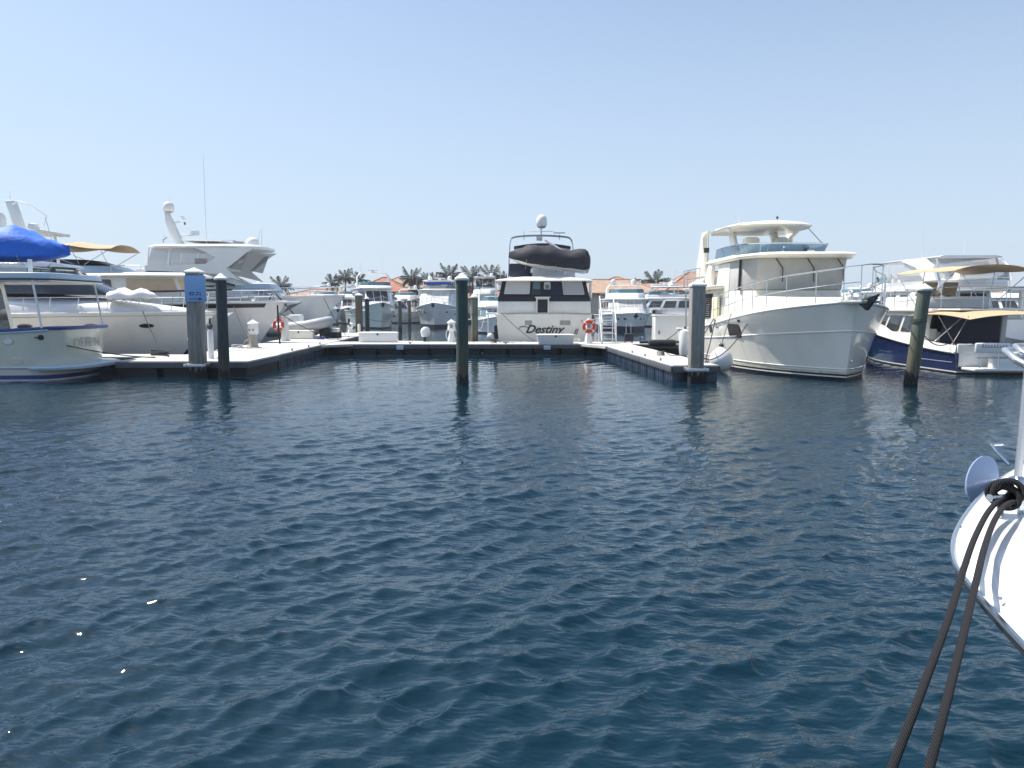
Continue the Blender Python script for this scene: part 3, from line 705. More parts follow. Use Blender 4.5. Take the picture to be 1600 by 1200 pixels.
# blue sign, facing the fairway, on the square pile
sg = thing('direction_sign', 'blue panel reading 97-71 with an arrow to the right', 'sign', (-10.02, 24.47, 2.83))
MB().box((0, 0, 0), (.67, .03, .82)).build('panel', 'sign_blue', sg, bevel=.006)
text_mesh('lettering', '97-71', 'sign_ink', sg, (0, -.018, -.17), (R(90), 0, 0), .17, off=.004, ext=.002)
a = MB().box((-.03, -.02, -.32), (.34, .006, .022)); a.add([(.12, -.023, -.27), (.12, -.023, -.37), (.22, -.023, -.32), (.12, -.018, -.27), (.12, -.018, -.37), (.22, -.018, -.32)], [(0, 1, 2), (5, 4, 3), (0, 3, 4, 1), (1, 4, 5, 2), (2, 5, 3, 0)])
a.build('arrow', 'sign_ink', sg, smooth=0)
for px, lb in ((625, 'small pale blue berth plate on the dock edge near the long dock box'), (855, 'small pale blue berth plate on the dock edge below the white dock box')):
    o = MB().box((0, 0, 0), (.33, .02, .2)).build('berth_plate', 'pale_blue', bevel=.004, loc=((px - 800) / F_PX * 36.75, 36.74, .33)); tag(o, lb, 'sign')

# ------------------------------------------------------------ dock furniture
def pedestal(label, x, y, h=1.2, rz=0, hose=False, ring=None, style=0, z0=DZ):
    t = thing('power_pedestal', label, 'power pedestal', (x, y, z0), rz, 'power pedestals on the docks')
    if style == 0:      # hexagonal head on a waisted foot
        MB().lathe([(.2, 0), (.19, h * .12), (.13, h * .35), (.12, h * .46)], n=6).build('foot', 'white', t, smooth=0)
        MB().lathe([(.12, h * .46), (.21, h * .58), (.17, h * .84)], n=6).build('head', 'white', t, smooth=0)
        MB().lathe([(.23, h * .84), (.22, h * .88), (.07, h * .97), (.05, h), (.01, h * 1.01)], n=6).build('cap', 'white_matt', t, smooth=0)
        MB().box((0, -.17, h * .7), (.14, .05, .16)).build('socket_panel', 'grey_mid', t, bevel=.01)
    elif style == 1:    # plain tapered post with flat cap
        MB().box((0, 0, h * .47), (.42, .34, h * .94), taper=.62).build('post', 'white', t, bevel=.02)
        MB().box((0, 0, h * .965), (.36, .3, .06)).build('cap', 'white_matt', t, bevel=.02)
    elif style == 2:    # old lantern head on a weathered foot
        MB().lathe([(.24, 0), (.2, h * .1), (.16, h * .45)], n=10).build('foot', 'rope_pale', t)
        MB().lathe([(.18, h * .46), (.22, h * .52), (.22, h * .82)], n=12).build('head', 'white', t)
        MB().lathe([(.25, h * .82), (.25, h * .85), (.1, h * .93), (.03, h * .97)], n=12).build('cap', 'white_matt', t)
        for a in (-.08, .08): MB().lathe([(.035, 0), (.035, .03)], (a, -.23, h * .62), 8, axis='Y').build('socket', 'grey_dark', t)
        antenna(t, (-.12, 0, h * .9), .35, m_='grey_mid', name='cable_end')
        rnd = random.Random(3)
        for k in range(7):
            p = [Vector((rnd.uniform(-.22, .22), -.2 + rnd.uniform(-.1, .05), h * .45)), Vector((rnd.uniform(-.3, .3), -.3, h * .25)), Vector((rnd.uniform(-.5, .4), -.35 + rnd.uniform(-.2, .2), .03)), Vector((rnd.uniform(-.6, .5), rnd.uniform(-.6, -.1), .03))]
            MB().tube(p, .022, 5).build('hanging_cable', 'rope_pale', t)
    if hose:
        for sd_ in (-1, 1):
            MB().tube([(sd_ * (.13 + .14 * math.sin(a)), -.08, h * .34 - .26 * math.cos(a)) for a in [i * .35 for i in range(10)]], .022, 6).build('hose_loop', 'white_matt', t)
    if ring is not None:
        lr = thing('life_ring', ring, 'life ring', (x, y - .22, z0 + h * .68), 0, 'life rings')
        n = 24; rb = MB()
        rb.tube([(.25 * math.cos(a), 0, .25 * math.sin(a)) for a in [2 * math.pi * i / n for i in range(n)]], .085, 10, closed=True).build('ring', 'orange_red', lr)
        for k in range(4):
            a0 = math.pi / 4 + k * math.pi / 2
            MB().tube([(.25 * math.cos(a0 + d), 0, .25 * math.sin(a0 + d)) for d in (-.1, 0, .1)], .09, 10).build('band', 'white_matt', lr)
        MB().tube([(.34 * math.cos(a), -.03 - .02 * math.sin(4 * a), .34 * math.sin(a) + .01) for a in [2 * math.pi * i / n for i in range(n)]], .009, 5, closed=True).build('grab_line', 'white_matt', lr)
    return t
pedestal('old lantern shaped pedestal draped in pale cables on the left pier', -11.2, 33.3, 1.25, style=2)
pedestal('plain white post with a red ring hung on its left', -11.9, 40.4, 1.3, style=1)
lr = copy = None
n = 24
lr = thing('life_ring', 'red life ring seen edge on, left of the white post', 'life ring', (-12.16, 40.1, DZ + .85), R(50), 'life rings')
MB().tube([(.25 * math.cos(a), 0, .25 * math.sin(a)) for a in [2 * math.pi * i / n for i in range(n)]], .085, 10, closed=True).build('ring', 'orange_red', lr)
for k in range(4):
    a0 = math.pi / 4 + k * math.pi / 2; MB().tube([(.25 * math.cos(a0 + d), 0, .25 * math.sin(a0 + d)) for d in (-.1, 0, .1)], .09, 10).build('band', 'white_matt', lr)
pedestal('white pedestal beside the dark stacked gear near the inflatable', -10.75, 44.5, 1.1)
pedestal('white waisted pedestal with hose loops left of the central green pile', -3.03, 38.6, 1.14, hose=True)
pedestal('white pedestal behind the red life ring by the stern yacht', 3.72, 37.4, 1.2, ring='red life ring with white bands by the stern yacht')
pedestal('small white pedestal left of the tan square pile, far end', -11.0, 53.0 - .6, .72)
def bollard_light(label, x, y, h, r=.07, m_='white', z0=DZ):
    t = thing('post_light', label, 'bollard', (x, y, z0)); MB().lathe([(r * 1.1, 0), (r, .05), (r, h * .9), (r * .6, h)], n=12).build('post', m_, t); return t
bl = bollard_light('white pipe post topped by a bronze fitting on the pier head', -10.3, 26.25, 1.0, .1)
MB().lathe([(.05, 0), (.09, .06), (.1, .14), (.04, .2), (.03, .34), (.06, .36), (.01, .4)], (0, 0, 1.0), 10).build('bronze_fitting', 'grey_dark', bl)
t = bollard_light('yellowish bollard right of the tan square pile', -10.45, 53.5 - .9, .62, .1, 'cream')
t = thing('dock_light', 'low white cone capped dock light behind the sign pile', 'dock light', (-11.75, 28.4, DZ)); MB().lathe([(.07, 0), (.06, .55)], n=10).build('post', 'white', t); MB().lathe([(.24, .55), (.22, .6), (.02, .74)], n=12).build('shade', 'white_matt', t)
def dock_box(label, x, y, w_, d, h, rz=0, m_='white', flare=.0, z0=DZ):
    t = thing('dock_box', label, 'dock box', (x, y, z0), rz, 'white dock boxes'); a, b = w_ / 2, d / 2
    base = [(-a, -b, 0), (a, -b, 0), (a, b, 0), (-a, b, 0)]; top = [(-a - flare, -b - flare, h * .84), (a + flare, -b - flare, h * .84), (a + flare, b + flare, h * .84), (-a - flare, b + flare, h * .84)]
    MB().loft([base, top]).build('body', m_, t, bevel=.02)
    k = flare + .03
    MB().loft([[(-a - k, -b - k, h * .85), (a + k, -b - k, h * .85), (a + k, b + k, h * .85), (-a - k, b + k, h * .85)], [(-a - k, -b - k, h * .92), (a + k, -b - k, h * .92), (a + k, b + k, h * .92), (-a - k, b + k, h * .92)], [(-a * .9, -b * .8, h), (a * .9, -b * .8, h), (a * .9, b * .8, h), (-a * .9, b * .8, h)]]).build('lid', m_, t, bevel=.012)
    MB().box((0, -b - flare - .02, h * .78), (.08, .03, .1)).build('latch', 'grey_dark', t); return t
dock_box('long low white dock box left of the outboard motor', -6.72, 38.75, 1.9, .6, .52)
dock_box('white flared dock box under the script name on the stern', 2.1, 37.15, 1.66, .6, .47, flare=.06)
dock_box('cream dock box in front of the inflatable boat', -11.75, 42.6, 1.5, .6, .5, rz=.05, m_='cream')
dock_box('small cream box behind the dark stacked gear', -10.95, 47.2, .6, .6, .48, m_='cream')
# tall locker
lk = thing('storage_locker', 'big white locker with one sunlit side beside the trawler stern', 'locker', (7.95, 38.5, DZ))
MB().box((0, 0, .66), (1.75, .9, 1.32)).build('body', 'white', lk, bevel=.03); MB().box((0, 0, 1.345), (1.83, .98, .05)).build('lid', 'white_matt', lk, bevel=.02)
MB().box((-.68, -.47, .5), (.05, .05, .17)).build('handle', 'grey_dark', lk, bevel=.01)
# boarding steps
st = thing('boarding_steps', 'white metal boarding steps with handrails by the cross dock corner', 'steps', (4.75, 37.9, DZ))
for k in range(6): MB().box((-.05, -.5 + .2 * k, .22 + .26 * k), (.62, .24, .04)).build('tread', 'alu', st, bevel=.008)
for sx in (-.38, .30):
    MB().tube([(sx, -.62, 0), (sx, .65, 1.62)], .035, 6).build('stringer', 'white', st)
    MB().tube([(sx, -.62, 0), (sx, -.6, 1.0), (sx, .62, 2.3), (sx, .75, 2.3), (sx, .75, 0)], .025, 6).build('handrail', 'white', st)
    for k in (1, 2, 3): MB().tube([(sx, -.6 + .33 * k, .3 * k + .1), (sx, -.6 + .33 * k, 1.0 + .35 * k)], .016, 6).build('baluster', 'white', st)
for z in (.5, 1.1, 1.7): MB().tube([(-.38, .75, z), (.3, .75, z)], .016, 6).build('cross_bar', 'white', st)
# cooler cart
ct = thing('cooler_cart', 'small dark blue cooler with tall pull handle on the dock', 'cooler', (5.78, 38.0, DZ))
MB().box((0, 0, .22), (.42, .34, .34), taper=1.06).build('body', 'navy', ct, bevel=.03); MB().box((0, 0, .42), (.46, .38, .06)).build('lid', 'grey_dark', ct, bevel=.02)
MB().tube([(-.12, .18, .3), (-.12, .2, .95), (.12, .2, .95), (.12, .18, .3)], .012, 6).build('handle', 'alu', ct)
for s_ in (-.17, .17): MB().lathe([(.06, -.02), (.06, .02)], (s_, .12, .06), 10, axis='X').build('wheel', 'black', ct)
t = thing('gas_fitting', 'little blue and white water tap right of the cooler', 'water tap', (6.35, 38.0, DZ)); MB().lathe([(.05, 0), (.03, .2), (.06, .25), (.02, .33)], n=8).build('standpipe', 'blue_trim', t); MB().box((.05, 0, .28), (.14, .03, .03)).build('handle', 'white_matt', t)
# dark gear pile
dg = thing('stacked_gear', 'stack of dark crates and hoses on the left walkway', 'gear', (-10.45, 43.6, DZ))
MB().box((-.1, 0, .3), (.62, .5, .56)).build('crate', 'black', dg, bevel=.03); MB().box((.5, .1, .18), (.5, .4, .32), .3).build('crate', 'black', dg, bevel=.03)
MB().tube([(.2 + .25 * math.cos(a), -.3 + .2 * math.sin(a), .05 + .015 * a) for a in [i * .5 for i in range(40)]], .03, 6).build('hose_coil', 'rubber_black', dg)
MB().tube([(-.2, 0, .6), (.2, 0, .75), (.8, .1, .85), (1.2, .1, .8), (1.2, .1, 1.1)], .07, 6).build('dark_pipe', 'black', dg)
# cleats along the dock edges
def cleat(lb, loc=(0, 0, 0), rz=0):
    t = thing('dock_cleat', lb, 'cleat', loc, rz, 'cleats along the dock edges')
    MB().tube([(-.13, 0, .09), (-.05, 0, .075), (.05, 0, .075), (.13, 0, .09)], .018, 6).build('horns', 'grey_mid', t)
    MB().box((0, 0, .035), (.09, .05, .07)).build('base', 'grey_mid', t, bevel=.008); return t
c0 = cleat('cleat on the left walkway edge nearest the viewer', (-8.88, 31.0, DZ), R(92))
for x, y, r_, lb in [(-8.95, 33.8, 92, 'second cleat from the front on the left walkway edge'), (-9.1, 36.4, 92, 'cleat where the left walkway meets the cross dock'), (-9.4, 41.5, 92, 'cleat on the walkway just behind the long dock box'), (-9.55, 45, 92, 'furthest cleat on the left walkway'),
    (4.62, 29.5, 93, 'furthest of three cleats on the water side of the right finger'), (4.75, 27.4, 93, 'middle one of three cleats on the water side of the right finger'), (4.88, 25.2, 93, 'nearest of three cleats on the water side of the right finger'), (-9.6, 25.3, 0, 'cleat on the front edge of the left pier head'), (-4.9, 36.95, 0, 'cleat on the cross dock right of the long dock box'), (-.3, 36.95, 0, 'cleat on the cross dock right of the central green pile'), (6.05, 26.3, 93, 'cleat on the trawler side of the right finger, further one'), (6.1, 24.2, 93, 'cleat on the trawler side of the right finger beside the square pile')]:
    copy_tree(c0, lb, loc=(x, y, DZ), rz=R(r_))
# things on the right finger
o = MB().lathe([(.02, -.62), (.13, -.56), (.15, -.4), (.15, .4), (.13, .56), (.02, .62)], (0, 0, 0), 14, axis='X').build('black_fender', 'rubber_black', loc=(6.45, 33.0, .72)); tag(o, 'black cylinder fender lying between finger dock and trawler stern', 'fender')
o = MB().box((0, 0, 0), (1.9, .25, .12)).build('dark_plank', 'grey_dark', loc=(7.0, 36.4, .6), bevel=.01); tag(o, 'dark plank lying at the foot of the white locker', 'plank')
# ------------------------------------------------------------ cream pilothouse trawler, bow towards us, right of centre
def trawler_right():
    t = thing('trawler_yacht', 'cream pilothouse trawler yacht with canvas covered windows, bow towards the viewer', 'yacht', (10.2, 36.6, 0), R(-90))
    L = 13.7; H = Hull(L, 4.95, (1.25, 1.58, 2.42), pd=6.2, pw=3.3, rake=.5, tr=.95, wlr=.95, smid=.5, flare=1.5)
    H.build(t, [(0, 'boot_black'), (.10, 'boot_black'), (.14, 'white'), (.20, 'boot_black'), (.27, 'scum'), (9, 'hull_cream')], n=40, bul=.1, deck='cream', rail='white', rr=.04)
    # raised forward bulwark (second step of the sheer) from the gate forward
    H.line(t, 'strake', 'white', lambda s: 1.0 + .92 * max(0, s - .3) ** 1.5, .28, 1, .032)
    H.line(t, 'lower_strake', 'hull_cream', lambda s: .36, .3, 1, .022)
    # bulwark panels aft of the step
    for sd_ in (-1, 1):
        g = []
        mb = MB(); n = 20
        for i in range(n):
            q = []
            for s in (.42 + .5 * i / n, .42 + .5 * (i + 1) / n):
                p = H.P(s, H.z(s), sd_); q.append((p, p + Vector((0, 0, .24 * min(1, (s - .42) / .05) * min(1, max(.0, (.95 - s) / .25))))))
            mb.add([q[0][0], q[1][0], q[1][1], q[0][1]], [(0, 1, 2, 3)])
            mb.add([q[0][0] - Vector((0, sd_ * .06, 0)), q[1][0] - Vector((0, sd_ * .06, 0)), q[1][1] - Vector((0, sd_ * .06, 0)), q[0][1] - Vector((0, sd_ * .06, 0))], [(3, 2, 1, 0)])
            mb.add([q[0][1], q[1][1], q[1][1] - Vector((0, sd_ * .06, 0)), q[0][1] - Vector((0, sd_ * .06, 0))], [(0, 1, 2, 3)])
        mb.build('bulwark', 'hull_cream', t)
    # hull openings
    H.port(t, .70, 1.42, .98, .44, -1, 'black', 7, 'grey_dark', name='hull_window')
    H.port(t, .50, 1.40, .30, .20, -1, 'black', 5, 'grey_dark', name='hull_window')
    H.port(t, .35, .98, .55, .64, -1, 'black', 6, 'white', name='side_door_opening', fr=.04)
    for s in (.56, .575): H.port(t, s, 1.5, .05, .05, -1, 'black', 2, 'grey_dark', name='vent', fr=.008)
    H.port(t, .74, 1.78, .18, .1, -1, 'black', 2, 'steel', name='hawse_hole', fr=.02)
    MB().box((L - .17, 0, .62), (.12, .04, .1)).build('bow_eye', 'steel', t, bevel=.01)
    # trunk cabin forward
    tc = Block(t, 'trunk_cabin', 'cream', sym([(7.0, 1.75), (10.6, 1.55), (11.7, .9), (11.9, .4)]), 1.55, sym([(7.0, 1.6), (10.4, 1.35), (11.2, .75), (11.35, .3)]), lambda x: 2.72 - .035 * (x - 7), bevel=.1, segs=3)
    for i in (1, 2): pass
    # saloon aft, low, with big side windows
    sa = Block(t, 'saloon', 'cream', sym([(1.6, 1.85), (6.2, 1.9)]), 1.0, sym([(1.9, 1.75), (6.2, 1.8)]), 2.98, bevel=.06)
    sa.win(0, .03, .56, .38, .92, name='saloon_window', m_='glass'); sa.win(0, .86, .97, .40, .92, name='saloon_window')
    sa.win(2, .10, .36, .42, .92, name='saloon_window'); sa.win(2, .42, .82, .40, .92, name='saloon_window')
    for k in range(9): MB().box((3.75, -1.87 + .0, 1.9 + .09 * k), (.55, .02, .018)).build('louvre_slat', 'grey_mid', sa.o)
    sa.win(3, .12, .42, .15, .9, name='aft_window'); sa.win(3, .52, .86, .05, .92, name='saloon_door')
    # boat deck roof over saloon and cockpit
    MB().loft([[(x, y, 2.98) for x, y in sym([(.2, 2.15), (6.3, 2.25)])], [(x, y, 3.12) for x, y in sym([(.15, 2.2), (6.3, 2.3)])]]).build('boat_deck', 'cream', t, bevel=.05)
    for x in (.35, 1.5): 
        for sd_ in (-1, 1): MB().tube([(x, sd_ * 2.0, 1.1), (x, sd_ * 2.05, 3.0)], .035, 8).build('deck_post', 'steel', t)
    # pilothouse, its front windows slanting forward at the top and covered with grey canvas
    ph = Block(t, 'pilothouse', 'cream', sym([(5.6, 1.95), (8.3, 1.95), (9.3, 1.55)]), 1.5, sym([(5.9, 1.85), (8.25, 1.85), (9.0, 1.5)]), 2.88, bevel=.05)
    pu = Block(t, 'window_canvas', 'canvas_grey', sym([(6.9, 1.86), (8.27, 1.86), (9.06, 1.5)]), 2.88, sym([(6.9, 1.84), (8.5, 1.84), (9.35, 1.56)]), 3.97, bevel=.03)
    Block(t, 'pilothouse_aft_wall', 'cream', sym([(4.9, 1.9), (6.9, 1.9)]), 2.6, sym([(5.3, 1.86), (6.9, 1.87)]), 3.97, bevel=.06)
    for yy in (-.95, .15, 1.2):
        MB().tube([(9.42, yy, 3.95), (9.3, yy + .28, 3.62), (9.26, yy + .3, 3.15)], .02, 6).build('wiper', 'grey_dark', pu.o)
    MB().box((8.33, -1.9, 3.42), (.11, .05, 1.12), ry=.1).build('side_strut', 'black', pu.o)
    # hanging tender line / yellow locker
    MB().box((5.6, -2.02, 2.2), (.8, .12, .9)).build('side_cover', 'cover_yellow', t, bevel=.04)
    # visor roof = flybridge floor
    vr = MB().loft([[(x, y, 3.97) for x, y in sym([(4.2, 1.9), (8.7, 2.0), (9.8, 1.52), (10.1, 1.0)])], [(x, y, 4.05) for x, y in sym([(4.1, 2.0), (8.7, 2.06), (10.05, 1.62), (10.4, 1.1)])], [(x, y, 4.13) for x, y in sym([(4.1, 1.98), (8.65, 2.0), (9.95, 1.57), (10.25, 1.05)])]]).build('visor_roof', 'cream', t, bevel=.02)
    fb = Block(t, 'flybridge_coaming', 'cream', sym([(2.3, 1.85), (6.8, 1.85), (7.9, 1.5), (8.15, .9)]), 4.1, sym([(2.6, 1.75), (6.7, 1.75), (7.6, 1.4), (7.8, .8)]), 4.24, bevel=.05)
    mb = MB(); ring0 = [(4.2, -1.72), (5.6, -1.74), (6.8, -1.7), (7.55, -1.38), (7.8, -.75), (7.87, 0), (7.8, .75), (7.55, 1.38), (6.8, 1.7), (5.6, 1.74), (4.2, 1.72)]
    top = [(4.6, -1.78), (5.7, -1.83), (7.0, -1.8), (7.85, -1.48), (8.13, -.8), (8.2, 0), (8.13, .8), (7.85, 1.48), (7.0, 1.8), (5.7, 1.83), (4.6, 1.78)]
    for i in range(len(ring0) - 1):
        a, b, c, d = [Vector((*p, z)) for p, z in ((ring0[i], 4.22), (ring0[i + 1], 4.22), (top[i + 1], 4.58), (top[i], 4.58))]
        MB().plate([a, b, c, d], .012).build('windscreen_panel', 'glass_blue', fb.o, smooth=0)
    MB().tube([Vector((*p, 4.59)) for p in top], .018, 6).build('windscreen_rail', 'steel', fb.o)
    for i in (2, 4, 6, 8): MB().tube([Vector((*ring0[i], 4.22)), Vector((*top[i], 4.59))], .014, 6).build('windscreen_post', 'steel', fb.o)
    MB().box((6.7, .3, 4.42), (.6, 1.7, .42)).build('helm_cover', 'canvas_mid', fb.o, bevel=.1)
    MB().tube([(7.95, -.1 + .12 * math.cos(a), 4.36 + .12 * math.sin(a)) for a in [i * .5 for i in range(13)]], .03, 6).build('horn_ring', 'steel', fb.o)
    MB().lathe([(.06, -.08), (.07, .05)], (8.1, .55, 4.34), 8, axis='X').build('searchlight', 'grey_dark', fb.o); MB().box((8.05, .75, 4.3), (.14, .3, .08)).build('horn', 'white', fb.o, bevel=.02)
    for yy in (-.55, .6): MB().box((5.2, yy, 4.6), (.5, .6, .9)).build('helm_seat', 'cream', fb.o, bevel=.12)
    # arch legs and hardtop
    for sd_ in (-1, 1):
        a = MB(); a.loft([[(x, sd_ * y, z) for x, y in ((x0, 1.95), (x1, 1.95), (x1, 1.75), (x0, 1.75))] for x0, x1, z in ((1.6, 3.6, 2.9), (1.9, 3.2, 4.15), (2.3, 2.9, 4.75), (2.45, 2.95, 5.2), (2.7, 3.8, 5.46))]).build('arch_leg', 'cream', t, bevel=.04)
        MB().tube([(5.6, sd_ * 1.58, 5.38), (7.2, sd_ * 1.66, 4.5)], .018, 6).build('hardtop_strut', 'steel', t)
        a = MB(); a.loft([[(x, sd_ * y, z) for x, y in ((x0, .95), (x1, .95), (x1, .8), (x0, .8))] for x0, x1, z in ((4.2, 5.1, 4.2), (3.7, 4.3, 4.8), (3.2, 3.9, 5.4))]).build('inner_brace', 'white', t, bevel=.03)
    hp = [(2.4, 1.45), (3.6, 1.68), (5.5, 1.64), (6.4, 1.35), (6.75, .85), (6.85, .3)]
    MB().loft([[(x, y, 5.36) for x, y in sym(hp)], [(x, y, 5.42) for x, y in sym([(x + .08, y + .06) for x, y in hp])], [(x - .1, y * .9, 5.52) for x, y in sym(hp)], [(x * .9 + .4, y * .5, 5.58) for x, y in sym(hp)]]).build('hardtop', 'cream', t, bevel=.01)
    MB().lathe([(.34, 0), (.36, .1), (.3, .2), (.1, .26)], (3.6, -.4, 5.54), 16).build('radome', 'white', t); MB().lathe([(.25, 0), (.22, .1), (.02, .14)], (3.0, -1.2, 5.5), 14).build('gps_dome', 'white', t)
    MB().box((4.8, -.1, 5.6), (.9, .9, .12)).build('roof_hatch', 'cream', t, bevel=.04)
    antenna(t, (3.6, -.6, 5.7), .35); antenna(t, (5.7, .3, 5.54), .22, m_='grey_dark'); MB().lathe([(.05, 0), (.05, .08)], (5.7, .3, 5.74), 8).build('masthead_light', 'grey_dark', t)
    antenna(t, (4.3, -2.05, 4.1), 1.1, m_='grey_dark'); MB().box((4.3, -2.12, 4.6), (.12, .2, .2)).build('bracket_light', 'grey_dark', t)
    # boat deck rails
    railing(t, [(x, -2.15, 3.1) for x in (.3, 1.1, 1.9, 2.7, 3.4)], h=.82, mids=(.5,)); railing(t, [(x, 2.15, 3.1) for x in (.3, 1.1, 1.9, 2.7, 3.4)], h=.82, mids=(.5,))
    railing(t, [(.25, y, 3.1) for y in (-2.1, -1, 0, 1, 2.1)], h=.82, mids=(.5,))
    MB().box((1.6, -.6, 3.4), (1.6, .9, .55)).build('covered_kayak', 'canvas_mid', t, bevel=.2)
    # stair slope between decks
    MB().loft([[(2.9, y, 3.1), (4.4, y, 3.1), (4.6, y, 4.1), (4.1, y, 4.1)] for y in (-1.95, -1.8)]).build('stair_side', 'cream', t, bevel=.02)
    # bow rail both sides, meeting at the pulpit
    for sd_ in (-1, 1):
        pts = []; n = 9
        for i in range(n + 1):
            s = .50 + .45 * i / n; p = H.P(s, H.z(s), sd_); q = max(abs(p.y) - .1, .28); pts.append(Vector((p.x, sd_ * q, p.z + .08)))
        pts += [Vector((L + .1, sd_ * .42, 2.48)), Vector((L + .95, sd_ * .3, 2.5))]
        railing(t, pts, h=lambda k: .98 - .05 * k, mids=(.5,), r=.017)
    MB().tube([(L + .95, -.3, 3.43), (L + 1.12, -.15, 3.45), (L + 1.15, 0, 3.45), (L + 1.12, .15, 3.45), (L + .95, .3, 3.43)], .02, 8).build('pulpit_rail', 'steel', t)
    pp = MB().loft([[(x, y, 2.36) for x, y in sym([(L - .9, .42), (L + .9, .26)])], [(x, y, 2.44) for x, y in sym([(L - .9, .45), (L + 1.0, .28)])]]).build('bow_pulpit', 'cream', t, bevel=.03)
    an = MB(); an.loft([[(x, y, z) for x, y, z in ((L + .5, -.06, 2.42), (L + .5, .06, 2.42), (L + .5, .06, 2.5), (L + .5, -.06, 2.5))], [(L + 1.25, -.05, 2.46), (L + 1.25, .05, 2.46), (L + 1.25, .05, 2.54), (L + 1.25, -.05, 2.54)]])
    an.add([(L + .6, -.26, 2.40), (L + .6, .26, 2.40), (L + 1.45, .02, 2.62), (L + 1.45, -.02, 2.62), (L + .75, -.05, 2.16), (L + .75, .05, 2.16)], [(0, 1, 2, 3), (0, 4, 5, 1), (0, 3, 4), (1, 5, 2), (3, 2, 5, 4)])
    an.build('anchor', 'grey_dark', pp, smooth=0)
    MB().lathe([(.1, 0), (.12, .08), (.1, .2), (.13, .25)], (L - .7, 0, 2.36), 10).build('windlass', 'steel', t)
    MB().tube([(L - .2 + .2 * math.cos(a), -.1, 2.55 + .22 * math.sin(a)) for a in [i * .25 for i in range(13)]], .02, 6).build('bow_roller_hoop', 'steel', pp)
    outb = MB().lathe([(.04, 0), (.05, .5)], (1.0, -2.2, 1.2), 6)
    # stern quarter steps
    MB().box((-.35, 0, .22), (.75, 3.9, .1)).build('swim_platform', 'cream', t, bevel=.03)
    return t
trawler_right()
def ball_fender(label, loc, r, cat='fender'):
    o = thing('ball_fender', label, cat, loc); MB().lathe([(.01, -r * 1.0), (r * .5, -r * .88), (r * .85, -r * .52), (r, 0), (r * .86, r * .5), (r * .55, r * .85), (r * .22, r * 1.1), (.05, r * 1.25)], n=20).build('body', 'white', o)
    MB().lathe([(r * .22, r * 1.08), (r * .2, r * 1.3), (r * .08, r * 1.4)], n=10).build('eye', 'grey_dark', o); return o
ball_fender('big white ball fender hanging at the trawler side near the finger end', (7.25, 26.6, .42), .42)
o = thing('cylinder_fender', 'upright white cylinder fender left of the grey square pile', 'fender', (7.2, 32.0, .75)); MB().lathe([(.02, -.62), (.2, -.52), (.24, -.3), (.24, .3), (.2, .52), (.02, .62)], n=14).build('body', 'white', o); MB().lathe([(.06, .6), (.05, .7)], n=8).build('eye', 'grey_dark', o)
rope('fender_line', 'thin line holding the big white ball fender', (7.25, 26.6, .95), (7.75, 27.3, 2.0), 0, .012)
rope('mooring_line', 'dark dock line from trawler rail down to the finger, steeper one', (7.75, 29.4, 1.8), (6.1, 24.2, .58), .10, .02)
rope('mooring_line', 'dark dock line from trawler rail to the finger, flatter one', (7.78, 29.6, 1.85), (6.05, 26.3, .58), .04, .02)
rope('mooring_line', 'long slack bow line from the trawler hawse to the finger end', (8.08, 26.3, 1.78), (6.15, 24.0, .6), .28, .016)
rope('mooring_line', 'stern line of the trawler running to the finger dock', (7.95, 36.1, 1.3), (5.9, 32.6, .55), .12, .018)

